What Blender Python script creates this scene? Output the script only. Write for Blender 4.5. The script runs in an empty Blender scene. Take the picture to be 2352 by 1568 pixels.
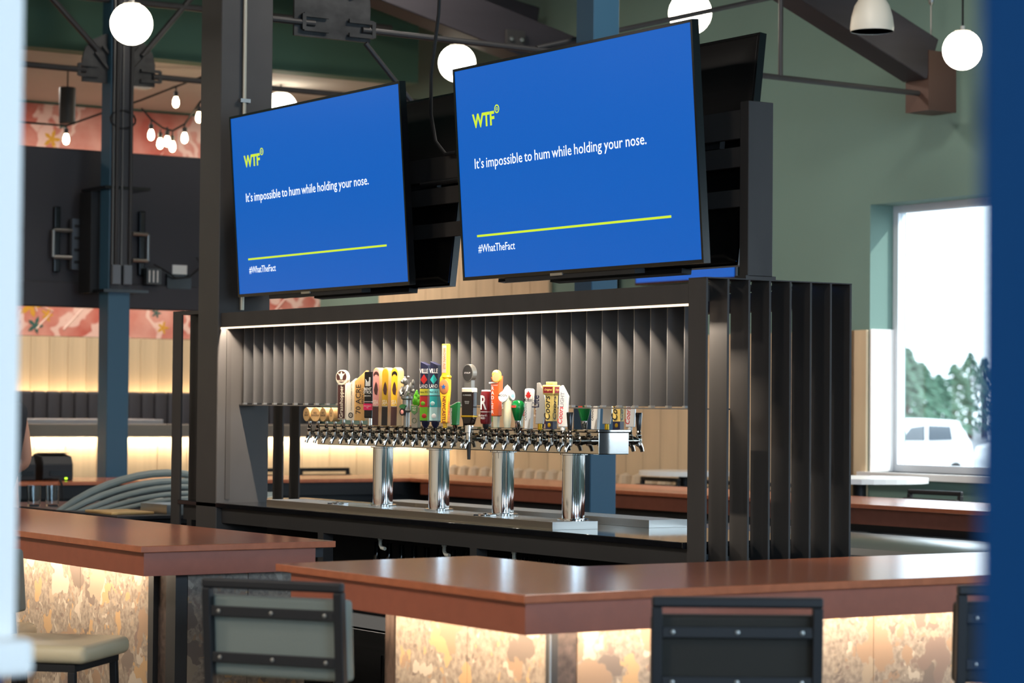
import bpy, bmesh, math, random
from mathutils import Vector, Matrix
random.seed(7)
S = bpy.context.scene
COL = S.collection
R = math.radians
PI = math.pi

# ------------------------------------------------------------------ camera
cam_d = bpy.data.cameras.new('camera')
cam = bpy.data.objects.new('camera', cam_d)
COL.objects.link(cam)
yaw, pitch, roll = R(33.395), R(1.5618), R(0.494)
_f = Vector((0, math.cos(pitch), math.sin(pitch)))
_r = Vector((1, 0, 0))
_u = _r.cross(_f)
_r2 = _r * math.cos(roll) + _u * math.sin(roll)
_u2 = -_r * math.sin(roll) + _u * math.cos(roll)
_M = Matrix(((math.sin(yaw), -math.cos(yaw), 0), (math.cos(yaw), math.sin(yaw), 0), (0, 0, 1)))
cr, cu, cf = _M @ _r2, _M @ _u2, _M @ _f
cam.matrix_world = Matrix(((cr.x, cu.x, -cf.x, 0), (cr.y, cu.y, -cf.y, 0), (cr.z, cu.z, -cf.z, 1.55), (0, 0, 0, 1)))
cam_d.sensor_width = 36.0
cam_d.lens = 5505.2 / 2352 * 36.0
cam_d.clip_start, cam_d.clip_end = 0.05, 400
cam_d.dof.use_dof = True
cam_d.dof.focus_distance = 9.4
cam_d.dof.aperture_fstop = 3.8
S.camera = cam

# ------------------------------------------------------------------ view, world, daylight
S.view_settings.view_transform = 'Standard'
S.view_settings.look = 'None'
S.view_settings.gamma = 1.0
S.view_settings.use_curve_mapping = False
S.view_settings.exposure = 0.90
try:
    S.cycles.use_denoising = True
    S.cycles.max_bounces = 7
    S.cycles.diffuse_bounces = 3
    S.cycles.glossy_bounces = 4
    S.cycles.transmission_bounces = 6
    S.cycles.caustics_reflective = False
    S.cycles.caustics_refractive = False
    S.cycles.sample_clamp_indirect = 4.0
    S.cycles.use_adaptive_sampling = True
    S.cycles.adaptive_threshold = 0.02
except Exception:
    pass
W = bpy.data.worlds.new('sky'); S.world = W
W.use_nodes = True
_bg = W.node_tree.nodes['Background']
_bg.inputs[0].default_value = (0.80, 0.91, 1.0, 1)
_bg.inputs[1].default_value = 2.6

def lamp(name, kind, loc, energy, color, size=None, rot=None, spread=None):
    d = bpy.data.lights.new(name, kind)
    d.energy = energy; d.color = color
    if kind == 'AREA':
        d.shape = 'RECTANGLE'; d.size, d.size_y = size
        if spread: d.spread = spread
    elif kind == 'POINT': d.shadow_soft_size = size
    elif kind == 'SUN': d.angle = R(0.6)
    o = bpy.data.objects.new(name, d); COL.objects.link(o)
    o.location = loc
    if rot: o.rotation_euler = rot
    return o

COOL = (0.40, 0.68, 1.0)
WARM = (1.0, 0.83, 0.62)
NEUT = (1.0, 0.92, 0.83)
# sun through the window wall at the back
sun = lamp('sun', 'SUN', (0, 20, 20), 2.2, (1, 0.96, 0.9))
sun.rotation_euler = Vector((0.62, 0.62, 0.62)).to_track_quat('Z', 'Y').to_euler()
# daylight filling the window openings of the wall behind the camera (openings built below)
lamp('daylight_window_a', 'AREA', (3.04, -1.6, 2.5), 105, COOL, (3.4, 2.4), (0, R(90), 0))
lamp('daylight_window_b', 'AREA', (3.04, 3.2, 2.5), 140, COOL, (3.4, 2.4), (0, R(90), 0))
lamp('daylight_window_c', 'AREA', (3.04, 7.8, 2.5), 130, COOL, (3.4, 2.4), (0, R(90), 0))
# fixtureless area lights added overhead as warm fill for the front faces
for _x, _y in ((-3.5, -2.6), (-8.0, -2.2), (-12.5, -1.6)):
    lamp('ceiling_fill', 'AREA', (_x, _y, 4.9), 120, NEUT, (0.9, 0.9), (0, 0, 0))
for _x, _y in ((-8.4, 6.9), (-12.2, 7.2)):
    lamp('ceiling_fill', 'AREA', (_x, _y, 4.9), 42, NEUT, (0.7, 0.7), (0, 0, 0))  # same added fill, over the bar ring

for _x, _y in ((-16.9, -2.6), (-16.9, 0.6), (-16.9, 3.8), (-16.9, 6.9), (-16.9, 8.7)):
    lamp('booth_fill', 'AREA', (_x, _y, 3.94), 24, NEUT, (0.4, 0.4), (0, 0, 0))  # added fill for oak, wallpaper and reflections; no lamp built here
# ------------------------------------------------------------------ materials
def srgb(r, g, b):
    f = lambda c: (c / 255 / 12.92) if c / 255 <= 0.04045 else ((c / 255 + 0.055) / 1.055) ** 2.4
    return (f(r), f(g), f(b), 1)

MATS = {}
def mat(name, rgb, rough=0.5, metal=0.0, spec=0.5, noise=None, bump=None, emit=None, coat=0.0, trans=0.0, ior=1.45, aniso=None, island=0.0):
    if name in MATS: return MATS[name]
    m = bpy.data.materials.new(name); m.use_nodes = True
    nt = m.node_tree; b = nt.nodes['Principled BSDF']
    c = srgb(*rgb)
    b.inputs['Base Color'].default_value = c
    b.inputs['Roughness'].default_value = rough
    b.inputs['Metallic'].default_value = metal
    b.inputs['Specular IOR Level'].default_value = spec
    b.inputs['Coat Weight'].default_value = coat
    b.inputs['Transmission Weight'].default_value = trans
    b.inputs['IOR'].default_value = ior
    if emit:
        ec, es = emit
        b.inputs['Emission Color'].default_value = srgb(*ec)
        b.inputs['Emission Strength'].default_value = es
    tc = None
    def coord(scale):
        nonlocal tc
        if tc is None: tc = nt.nodes.new('ShaderNodeTexCoord')
        mp = nt.nodes.new('ShaderNodeMapping')
        mp.inputs['Scale'].default_value = scale if isinstance(scale, tuple) else (scale,) * 3
        nt.links.new(tc.outputs['Object'], mp.inputs['Vector'])
        return mp.outputs['Vector']
    if noise:
        sc, amt = noise
        n = nt.nodes.new('ShaderNodeTexNoise'); n.inputs['Scale'].default_value = 1.0; n.inputs['Detail'].default_value = 4
        nt.links.new(coord(sc), n.inputs['Vector'])
        mr = nt.nodes.new('ShaderNodeMapRange')
        mr.inputs['From Min'].default_value = 0.3; mr.inputs['From Max'].default_value = 0.7
        mr.inputs['To Min'].default_value = 1 - amt; mr.inputs['To Max'].default_value = 1 + amt
        nt.links.new(n.outputs['Fac'], mr.inputs['Value'])
        mx = nt.nodes.new('ShaderNodeVectorMath'); mx.operation = 'SCALE'
        mx.inputs[0].default_value = c[:3]
        val = mr.outputs['Result']
        if island:
            oi = nt.nodes.new('ShaderNodeObjectInfo')
            m2 = nt.nodes.new('ShaderNodeMapRange')
            m2.inputs['To Min'].default_value = 1 - island; m2.inputs['To Max'].default_value = 1 + island
            nt.links.new(oi.outputs['Random'], m2.inputs['Value'])
            mu = nt.nodes.new('ShaderNodeMath'); mu.operation = 'MULTIPLY'
            nt.links.new(val, mu.inputs[0]); nt.links.new(m2.outputs['Result'], mu.inputs[1])
            val = mu.outputs[0]
        nt.links.new(val, mx.inputs['Scale'])
        nt.links.new(mx.outputs['Vector'], b.inputs['Base Color'])
    if bump:
        sc, st = bump
        n2 = nt.nodes.new('ShaderNodeTexNoise'); n2.inputs['Scale'].default_value = 1.0; n2.inputs['Detail'].default_value = 3
        nt.links.new(coord(sc), n2.inputs['Vector'])
        bp = nt.nodes.new('ShaderNodeBump'); bp.inputs['Strength'].default_value = st; bp.inputs['Distance'].default_value = 0.01
        nt.links.new(n2.outputs['Fac'], bp.inputs['Height'])
        nt.links.new(bp.outputs['Normal'], b.inputs['Normal'])
    MATS[name] = m
    return m

def stone_mat(name, a, b_, c_, scale=1.0):
    """breccia: large angular and rounded pebbles of several browns in a fine speckled ground"""
    m = bpy.data.materials.new(name); m.use_nodes = True
    nt = m.node_tree; L = nt.links; N = nt.nodes.new
    bs = nt.nodes['Principled BSDF']; bs.inputs['Roughness'].default_value = 0.35
    tc = N('ShaderNodeTexCoord')
    wn = N('ShaderNodeTexNoise'); wn.inputs['Scale'].default_value = 11 * scale; wn.inputs['Detail'].default_value = 3
    L.new(tc.outputs['Object'], wn.inputs['Vector'])
    add = N('ShaderNodeMix'); add.data_type = 'RGBA'; add.blend_type = 'LINEAR_LIGHT'; add.inputs['Factor'].default_value = 0.10
    L.new(tc.outputs['Object'], add.inputs[6]); L.new(wn.outputs['Color'], add.inputs[7])
    def pebbles(sc, r0, r1):
        v = N('ShaderNodeTexVoronoi'); v.inputs['Scale'].default_value = sc * scale; v.inputs['Randomness'].default_value = 1
        L.new(add.outputs[2], v.inputs['Vector'])
        rr = N('ShaderNodeValToRGB'); e = rr.color_ramp.elements
        e[0].position = r0; e[0].color = (1, 1, 1, 1); e[1].position = r1; e[1].color = (0, 0, 0, 1)
        L.new(v.outputs['Distance'], rr.inputs['Fac'])
        sep = N('ShaderNodeSeparateColor'); L.new(v.outputs['Color'], sep.inputs[0])
        cr_ = N('ShaderNodeValToRGB'); cr_.color_ramp.interpolation = 'CONSTANT'
        el = cr_.color_ramp.elements
        cols = [a, b_, c_, (146, 130, 112), (108, 95, 86), (164, 150, 134)]
        el[0].color = srgb(*cols[0]); el[1].position = 1 / 6; el[1].color = srgb(*cols[1])
        for k in range(2, 6):
            x = el.new(k / 6); x.color = srgb(*cols[k])
        L.new(sep.outputs[0], cr_.inputs['Fac'])
        return rr.outputs['Color'], cr_.outputs['Color']
    gn = N('ShaderNodeTexNoise'); gn.inputs['Scale'].default_value = 60 * scale; gn.inputs['Detail'].default_value = 5
    L.new(tc.outputs['Object'], gn.inputs['Vector'])
    gr = N('ShaderNodeValToRGB'); e = gr.color_ramp.elements
    e[0].position = 0.35; e[0].color = srgb(116, 103, 92); e[1].position = 0.72; e[1].color = srgb(152, 138, 122)
    L.new(gn.outputs['Fac'], gr.inputs['Fac'])
    m1, c1 = pebbles(26, 0.30, 0.36)
    m2, c2 = pebbles(9, 0.34, 0.37)
    m3, c3 = pebbles(4.2, 0.30, 0.32)
    out = gr.outputs['Color']
    for mk, cc in ((m1, c1), (m2, c2), (m3, c3)):
        mx = N('ShaderNodeMix'); mx.data_type = 'RGBA'
        L.new(mk, mx.inputs['Factor']); L.new(out, mx.inputs[6]); L.new(cc, mx.inputs[7]); out = mx.outputs[2]
    L.new(out, bs.inputs['Base Color'])
    return m

def mural_mat():
    m = bpy.data.materials.new('floral_wallpaper'); m.use_nodes = True
    nt = m.node_tree; L = nt.links; N = nt.nodes.new
    bs = nt.nodes['Principled BSDF']; bs.inputs['Roughness'].default_value = 0.75
    tc = N('ShaderNodeTexCoord')
    n = N('ShaderNodeTexNoise'); n.inputs['Scale'].default_value = 2.2; n.inputs['Detail'].default_value = 6
    L.new(tc.outputs['Object'], n.inputs['Vector'])
    r = N('ShaderNodeValToRGB'); e = r.color_ramp.elements
    e[0].position = 0.36; e[0].color = srgb(186, 92, 76); e[1].position = 0.68; e[1].color = srgb(222, 168, 150)
    L.new(n.outputs['Fac'], r.inputs['Fac'])
    w = N('ShaderNodeTexWave'); w.inputs['Scale'].default_value = 1.6; w.inputs['Distortion'].default_value = 9; w.inputs['Detail'].default_value = 3
    w.inputs['Detail Scale'].default_value = 1.4
    L.new(tc.outputs['Object'], w.inputs['Vector'])
    wr = N('ShaderNodeValToRGB'); e = wr.color_ramp.elements
    e[0].position = 0.9; e[0].color = (0, 0, 0, 1); e[1].position = 0.97; e[1].color = (0.7, 0.7, 0.7, 1)
    L.new(w.outputs['Fac'], wr.inputs['Fac'])
    mx = N('ShaderNodeMix'); mx.data_type = 'RGBA'
    L.new(wr.outputs['Color'], mx.inputs['Factor']); L.new(r.outputs['Color'], mx.inputs[6]); mx.inputs[7].default_value = srgb(236, 206, 190)
    L.new(mx.outputs[2], bs.inputs['Base Color'])
    return m

STEEL_BLK = mat('black_painted_steel', (46, 44, 43), 0.5, 0.0, 0.5, noise=((3, 3, 3), 0.12))
STEEL_DRK = mat('dark_bronze_steel', (62, 58, 55), 0.58, 0.0, 0.35, noise=((6, 6, 2), 0.15))
COLUMN_M = mat('charcoal_column_paint', (70, 66, 63), 0.5, 0.1, 0.5, noise=((4, 4, 4), 0.1))
BLACK = mat('matt_black', (20, 20, 22), 0.55)
BLACKG = mat('gloss_black', (12, 12, 13), 0.18, 0.0, 0.5)
RUBBER = mat('black_rubber', (16, 16, 17), 0.7)
CHROME = mat('polished_chrome', (214, 213, 210), 0.05, 1.0)
STAIN = mat('brushed_stainless', (176, 174, 170), 0.28, 1.0, noise=((2, 2, 60), 0.06))
BARTOP = mat('copper_brown_quartz', (174, 100, 68), 0.2, 0.0, 0.5, noise=((25, 25, 25), 0.10))
APRON = mat('copper_brown_laminate', (152, 84, 62), 0.42, noise=((20, 20, 20), 0.06))
COUNTER = mat('black_granite', (22, 22, 24), 0.07, 0.0, 0.6, noise=((90, 90, 90), 0.35))
STONE = stone_mat('breccia_tile', (162, 132, 98), (138, 114, 94), (118, 100, 90))
STONED = mat('dark_stone_edge', (72, 60, 54), 0.4, noise=((40, 40, 40), 0.5))
GREEN = mat('sage_green_paint', (108, 134, 124), 0.8, noise=((0.7, 0.7, 0.7), 0.06), bump=((90, 90, 90), 0.08))
GREEND = mat('deep_green_paint', (62, 92, 76), 0.8, noise=((0.7, 0.7, 0.7), 0.06))
CREAMC = mat('taupe_ceiling_paint', (166, 160, 154), 0.85, noise=((1, 1, 1), 0.04))
ROOF = mat('dark_roof_deck', (36, 42, 48), 0.85, noise=((1, 8, 1), 0.1))
WOOD = mat('pale_oak_board', (202, 178, 144), 0.55, noise=((6, 14, 0.9), 0.12), island=0.08)
WOODG = mat('grey_oak_cap', (150, 140, 126), 0.6, noise=((8, 1.0, 8), 0.12))
MURAL = mural_mat()
TIMBER = mat('dark_stained_timber', (42, 38, 42), 0.65, noise=((3, 0.8, 9), 0.25))
WEATH = mat('mill_scale_steel', (56, 55, 54), 0.5, 0.6, noise=((5, 9, 14), 0.4))
VINYLG = mat('grey_green_vinyl', (118, 122, 112), 0.55, bump=((160, 160, 160), 0.1))
VINYLD = mat('dark_olive_vinyl', (36, 33, 26), 0.75, bump=((160, 160, 160), 0.1))
VINYLC = mat('cream_vinyl', (226, 206, 166), 0.42)
LEATHB = mat('charcoal_leather', (52, 50, 54), 0.6, noise=((8, 8, 8), 0.12))
WHITE = mat('white_paint', (240, 234, 226), 0.6)
NAVY = mat('navy_blue_paint', (2, 60, 112), 0.85, 0.0, 0.15)
FLOORM = mat('dark_floor_tile', (58, 54, 52), 0.45, noise=((2, 2, 2), 0.15))
def pane_mat():
    m = bpy.data.materials.new('window_pane'); m.use_nodes = True
    nt = m.node_tree; nt.nodes.clear()
    o = nt.nodes.new('ShaderNodeOutputMaterial'); mx = nt.nodes.new('ShaderNodeMixShader'); a = nt.nodes.new('ShaderNodeBsdfTransparent'); g = nt.nodes.new('ShaderNodeBsdfGlossy')
    a.inputs[0].default_value = (0.95, 0.985, 1, 1); g.inputs['Roughness'].default_value = 0.0; mx.inputs[0].default_value = 0.06
    nt.links.new(a.outputs[0], mx.inputs[1]); nt.links.new(g.outputs[0], mx.inputs[2]); nt.links.new(mx.outputs[0], o.inputs[0])
    return m
PANE = pane_mat()
GLASS = mat('clear_glass', (245, 250, 250), 0.02, trans=1.0, ior=1.45)
GLOBE = mat('lit_opal_globe', (255, 250, 240), 0.4, emit=((255, 244, 222), 6.5))
BULB = mat('lit_filament_bulb', (255, 244, 220), 0.4, emit=((255, 226, 180), 14.0))
LEDM = mat('lit_led_diffuser', (255, 240, 220), 0.4, emit=((255, 222, 184), 1.0))
ALU = mat('anodised_aluminium', (190, 188, 184), 0.35, 1.0)

# ------------------------------------------------------------------ mesh helpers
class MB:
    def __init__(s): s.v = []; s.f = []; s.m = []
    def add(s, vs, fs, mi=0):
        o = len(s.v); s.v += [Vector(p) for p in vs]
        for f in fs: s.f.append([i + o for i in f]); s.m.append(mi)
        return s
    def box(s, x0, y0, z0, x1, y1, z1, mi=0):
        vs = [(x0, y0, z0), (x1, y0, z0), (x1, y1, z0), (x0, y1, z0), (x0, y0, z1), (x1, y0, z1), (x1, y1, z1), (x0, y1, z1)]
        return s.add(vs, [(0, 3, 2, 1), (4, 5, 6, 7), (0, 1, 5, 4), (1, 2, 6, 5), (2, 3, 7, 6), (3, 0, 4, 7)], mi)
    def beam(s, a, b, w, h, up=(0, 0, 1), mi=0):
        a, b = Vector(a), Vector(b); d = (b - a).normalized(); sd = d.cross(Vector(up)).normalized(); u = sd.cross(d)
        vs = []
        for p in (a, b):
            for i, j in ((-1, -1), (1, -1), (1, 1), (-1, 1)): vs.append(p + sd * (w / 2 * i) + u * (h / 2 * j))
        return s.add(vs, [(0, 1, 2, 3), (7, 6, 5, 4), (0, 4, 5, 1), (1, 5, 6, 2), (2, 6, 7, 3), (3, 7, 4, 0)], mi)
    def prism(s, pts, vec, mi=0):
        n = len(pts); vec = Vector(vec); p = [Vector(q) for q in pts]
        fs = [tuple(range(n)), tuple(range(2 * n - 1, n - 1, -1))] + [(i, i + n, (i + 1) % n + n, (i + 1) % n) for i in range(n)]
        return s.add(p + [q + vec for q in p], fs, mi)
    def tube(s, pts, r, n=8, mi=0, caps=True):
        pts = [Vector(p) for p in pts]; rs = r if isinstance(r, (list, tuple)) else [r] * len(pts)
        rings = []; prev = None
        for i, p in enumerate(pts):
            d = (pts[min(i + 1, len(pts) - 1)] - pts[max(i - 1, 0)]).normalized()
            if prev is None:
                a = Vector((0, 0, 1)) if abs(d.z) < 0.9 else Vector((1, 0, 0)); u = d.cross(a).normalized()
            else:
                u = (prev - d * prev.dot(d)).normalized()
            prev = u; w = d.cross(u)
            rings.append([p + (u * math.cos(2 * PI * k / n) + w * math.sin(2 * PI * k / n)) * rs[i] for k in range(n)])
        vs = [q for g in rings for q in g]; fs = []
        for i in range(len(pts) - 1):
            for k in range(n): fs.append((i * n + k, i * n + (k + 1) % n, (i + 1) * n + (k + 1) % n, (i + 1) * n + k))
        if caps: fs += [tuple(range(n - 1, -1, -1)), tuple((len(pts) - 1) * n + k for k in range(n))]
        return s.add(vs, fs, mi)
    def lathe(s, prof, n=12, loc=(0, 0, 0), M=None, mi=0, caps=True):
        loc = Vector(loc); vs = []; fs = []
        for r, z in prof:
            for k in range(n):
                q = Vector((r * math.cos(2 * PI * k / n), r * math.sin(2 * PI * k / n), z))
                vs.append((M @ q if M else q) + loc)
        for i in range(len(prof) - 1):
            for k in range(n): fs.append((i * n + k, i * n + (k + 1) % n, (i + 1) * n + (k + 1) % n, (i + 1) * n + k))
        if caps:
            if prof[0][0] > 1e-6: fs.append(tuple(range(n - 1, -1, -1)))
            if prof[-1][0] > 1e-6: fs.append(tuple((len(prof) - 1) * n + k for k in range(n)))
        return s.add(vs, fs, mi)
    def ball(s, c, r, n=12, m=8, sc=(1, 1, 1), mi=0):
        c = Vector(c); vs = [c + Vector((0, 0, -r * sc[2]))]; fs = []
        for i in range(1, m):
            t = -PI / 2 + PI * i / m
            for k in range(n): vs.append(c + Vector((r * sc[0] * math.cos(t) * math.cos(2 * PI * k / n), r * sc[1] * math.cos(t) * math.sin(2 * PI * k / n), r * sc[2] * math.sin(t))))
        vs.append(c + Vector((0, 0, r * sc[2]))); e = len(vs) - 1
        for k in range(n): fs.append((0, 1 + (k + 1) % n, 1 + k))
        for i in range(m - 2):
            for k in range(n): fs.append((1 + i * n + k, 1 + i * n + (k + 1) % n, 1 + (i + 1) * n + (k + 1) % n, 1 + (i + 1) * n + k))
        for k in range(n): fs.append((e, 1 + (m - 2) * n + k, 1 + (m - 2) * n + (k + 1) % n))
        return s.add(vs, fs, mi)
    def xf(s, M, start=0):
        for i in range(start, len(s.v)): s.v[i] = M @ s.v[i]
        return s
    def mesh(s, name, mats, smooth=False, bevel=0, seg=2, ang=35, off=None):
        bm = bmesh.new()
        o = Vector(off) if off is not None else Vector()
        bv = [bm.verts.new(p - o) for p in s.v]
        for f, mi in zip(s.f, s.m):
            try:
                fc = bm.faces.new([bv[i] for i in f]); fc.material_index = mi
            except ValueError: pass
        bmesh.ops.remove_doubles(bm, verts=bm.verts, dist=1e-6)
        bmesh.ops.recalc_face_normals(bm, faces=bm.faces)
        if bevel:
            es = [e for e in bm.edges if len(e.link_faces) == 2 and e.calc_face_angle(0) > 0.5]
            bmesh.ops.bevel(bm, geom=es, offset=bevel, segments=seg, profile=0.5, affect='EDGES', clamp_overlap=True)
        me = bpy.data.meshes.new(name); bm.to_mesh(me); bm.free()
        for m in (mats if isinstance(mats, (list, tuple)) else [mats]): me.materials.append(m)
        if smooth or (bevel and seg >= 3):
            me.polygons.foreach_set('use_smooth', [True] * len(me.polygons))
            me.set_sharp_from_angle(angle=R(ang))
        return me
    def build(s, name, mats, parent=None, local=False, **kw):
        off = None
        if not local and parent is not None: off = wloc(parent)
        me = s.mesh(name, mats, off=off, **kw)
        o = link(name, me, parent)
        if bevel_wn(kw): o.modifiers.new('wn', 'WEIGHTED_NORMAL').keep_sharp = True
        return o

def bevel_wn(kw): return kw.get('bevel', 0) and kw.get('seg', 2) >= 3

def wloc(o):
    v = Vector(o.location)
    while o.parent: o = o.parent; v = v + o.location
    return v

def link(name, me, parent=None, loc=None):
    o = bpy.data.objects.new(name, me); COL.objects.link(o)
    if parent is not None: o.parent = parent
    if loc is not None: o.location = loc
    return o

def tag(o, label, cat, group=None):
    o['label'] = label; o['category'] = cat
    if group: o['group'] = group
    return o

def thing(name, label, cat, loc=(0, 0, 0), group=None, rot=(0, 0, 0)):
    o = bpy.data.objects.new(name, None); COL.objects.link(o)
    o.empty_display_size = 0.1
    o.location = loc; o.rotation_euler = rot
    return tag(o, label, cat, group)

def struct(o):
    o['kind'] = 'structure'; return o

def copy_tree(o, parent=None):
    c = o.copy(); COL.objects.link(c); c.parent = parent
    for ch in list(o.children): copy_tree(ch, c)
    return c

_txt = {}
def text(body, size, parent, loc, rot, m, bold=0.0, align='CENTER', sx=1.0, name='lettering', sp=1.0, shear=0.0, line=1.0):
    """flat lettering; rot is an Euler tuple or a matrix, in the parent's space"""
    key = (body, size, bold, align, sp, shear, line, m.name)
    if key not in _txt:
        c = bpy.data.curves.new('lettering', 'FONT'); c.body = body; c.size = size; c.align_x = align
        c.resolution_u = 2; c.offset = bold * size; c.space_character = sp; c.shear = shear; c.space_line = line
        t = bpy.data.objects.new('t', c)
        me = bpy.data.meshes.new_from_object(t)
        me.materials.clear(); me.materials.append(m)
        bpy.data.objects.remove(t); bpy.data.curves.remove(c)
        _txt[key] = me
    o = link(name, _txt[key], parent, loc)
    if isinstance(rot, Matrix): o.rotation_euler = rot.to_euler()
    else: o.rotation_euler = rot
    o.scale = (sx, 1, 1)
    return o
FRONT = Matrix.Rotation(R(90), 3, 'X')
SIDE = Matrix.Rotation(R(90), 3, 'Z') @ FRONT
def turned(F, deg): return F @ Matrix.Rotation(R(deg), 3, 'Z')

# ================================================================== SETTING
fl = MB().box(-18.4, -5.2, -0.1, 3.2, 10.2, 0); struct(fl.build('floor', FLOORM))
struct(MB().box(-18.4, -5.2, 5.6, 3.2, 10.2, 5.75).build('ceiling', ROOF))
# rear wall with the tall window (and its neighbours further along, out of the picture)
RX = [(-11.15, -8.75), (-8.2, -5.8), (-5.2, -2.8), (-2.2, 0.2)]
wr = MB(); z0w, z1w = 1.17, 2.82
wr.box(-18.4, 10.0, 0, 3.2, 10.3, z0w).box(-18.4, 10.0, z1w, 3.2, 10.3, 5.6)
xs = [-18.4] + [v for p in RX for v in p] + [3.2]
for i in range(0, len(xs), 2): wr.box(xs[i], 10.0, z0w, xs[i + 1], 10.3, z1w)
wall_rear = struct(wr.build('wall_rear', GREEN))
pl = MB().box(0, 0, 0, 0.196, 0.022, 2.045).mesh('plank', WOOD, bevel=0.003, seg=1)
x = -14.66
while x < -11.36:
    link('plank', pl, wall_rear, (x, 9.976, 0)); x += 0.2
link('plank', MB().box(0, 0, 0, 0.16, 0.022, 2.045).mesh('plank', WOOD, bevel=0.003, seg=1), wall_rear, (-11.315, 9.976, 0))
pl2 = MB().box(0, 0, 0, 0.246, 0.03, 3.02).mesh('plank', WOOD, bevel=0.003, seg=1)
x = -17.13
while x < -14.8:
    link('plank', pl2, wall_rear, (x, 9.969, 0)); x += 0.25
# white lining of the window reveal and oak below
MB().box(-11.15, 10.0, 1.17, -11.135, 10.19, 2.05).build('reveal_lining', mat('pale_reveal_board', (232, 226, 220), 0.6), wall_rear)
MB().box(-11.2, 9.94, 1.13, -8.7, 10.19, 1.17).build('sill_board', mat('pale_reveal_board', (232, 226, 220), 0.6), wall_rear)
for k, (xa, xb) in enumerate(RX):
    w = MB(); fw = 0.045
    w.box(xa, 10.19, z0w, xa + fw, 10.25, z1w).box(xb - fw, 10.19, z0w, xb, 10.25, z1w).box(xa + fw, 10.19, z0w, xb - fw, 10.25, z0w + fw).box(xa + fw, 10.19, z1w - fw, xb - fw, 10.25, z1w)
    wo = struct(w.build('window_%d' % (k + 1), mat('white_window_frame', (226, 230, 234), 0.4)))
    MB().box(xa + fw, 10.215, z0w + fw, xb - fw, 10.221, z1w - fw).build('pane', PANE, wo)
# left wall: oak boarding below, floral wallpaper above
wall_left = struct(MB().box(-18.4, -5.2, 0, -18.2, 10.0, 5.6).build('wall_left', GREEND))
pb = MB().box(0, 0, 0, 0.022, 0.157, 2.085).mesh('plank', WOOD, bevel=0.003, seg=1)
y = 6.4
while y < 9.9:
    link('plank', pb, wall_left, (-18.199, y, 0)); y += 0.16
paper = MB().box(-18.2, 4.5, 2.09, -18.19, 10.0, 3.96).build('wallpaper', MURAL, wall_left)
MB().box(-18.2, -5.2, 0, -18.178, 6.39, 2.085).build('reflection_boarding', WOOD, wall_left)  # added out of view for a warm reflection in steel and screens
YELP = mat('printed_yellow', (205, 150, 48), 0.75); TEALP = mat('printed_teal', (58, 92, 84), 0.75); PALEP = mat('printed_pale', (232, 204, 190), 0.75)
def blossom(y, z, s, m, n=5):
    b = MB(); pts = []
    for k in range(n * 4):
        a = 2 * PI * k / (n * 4); rr = s * (0.62 + 0.38 * math.cos(n * a)) * random.uniform(0.85, 1.1)
        pts.append((-18.189, y + rr * math.cos(a), z + rr * math.sin(a)))
    b.prism(pts, (0.002, 0, 0)); b.build('printed_blossom', m, paper, local=True)
for y, z, s, m in ((7.52, 3.68, 0.09, YELP), (7.44, 3.55, 0.07, YELP), (7.53, 3.50, 0.07, TEALP), (7.62, 3.80, 0.05, TEALP), (8.1, 3.62, 0.05, TEALP), (8.12, 3.5, 0.04, TEALP),
                   (8.78, 3.44, 0.08, YELP), (8.85, 3.40, 0.06, TEALP), (7.36, 2.33, 0.11, YELP), (7.5, 2.26, 0.06, YELP), (7.4, 2.17, 0.08, TEALP), (8.02, 2.27, 0.07, TEALP),
                   (8.46, 2.3, 0.05, TEALP), (8.52, 2.18, 0.06, YELP), (9.3, 2.4, 0.12, PALEP), (9.6, 2.3, 0.08, PALEP)):
    blossom(y, z, s, m)
for k in range(16):
    y0 = random.uniform(6.6, 9.6); z0 = random.uniform(2.12, 3.4); b = MB(); p = []
    for j in range(7): p.append((-18.188, y0 + 0.07 * j * random.choice((1, 1, -0.4)), z0 + 0.075 * j))
    b.tube(p, [0.008 - 0.0009 * j for j in range(7)], 4); b.build('printed_branch', PALEP, paper, local=True)
# dropped soffit and its lower ceiling over the booth side
struct(MB().box(-15.6, -5.2, 3.98, -15.42, 9.3, 5.6).build('wall_soffit', GREEND))
struct(MB().box(-18.2, -5.2, 3.98, -15.6, 9.3, 4.06).build('ceiling_lower', CREAMC))
struct(MB().box(-18.2, 4.0, 0, -16.3, 10.0, 0.55).build('floor_platform', FLOORM))
# walls behind the camera, with the window openings that let the daylight in
wf = MB().box(-18.4, -5.4, 0, 3.2, -5.2, 5.6); struct(wf.build('wall_front', mat('cream_wall_paint', (214, 202, 184), 0.8, noise=((1, 1, 1), 0.05))))
wx = MB(); yy = [(-3.3, 0.1), (1.5, 4.9), (6.1, 9.5)]
wx.box(3.0, -5.2, 0, 3.2, 10.0, 1.3).box(3.0, -5.2, 3.7, 3.2, 10.0, 5.6)
e = [-5.2] + [v for p in yy for v in p] + [10.0]
for i in range(0, len(e), 2): wx.box(3.0, e[i], 1.3, 3.2, e[i + 1], 3.7)
struct(wx.build('wall_right', GREEN))
# near left: end of a white partition with a sill on a navy base; near right: navy steel jamb
pw = struct(MB().box(-3.42, 0.62, 1.225, -3.06, 1.226, 4.2).build('wall_partition', WHITE, bevel=0.01))
MB().box(-3.46, 0.6, 1.185, -3.02, 1.236, 1.236).build('sill_cap', WHITE, pw, bevel=0.012, seg=3)
MB().box(-3.42, 0.62, 0, -3.06, 1.205, 1.185).build('base_panel', NAVY, pw)
struct(MB().box(-1.164, 1.136, 0, -0.96, 1.32, 4.6).build('trim_1', NAVY, bevel=0.008))

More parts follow.
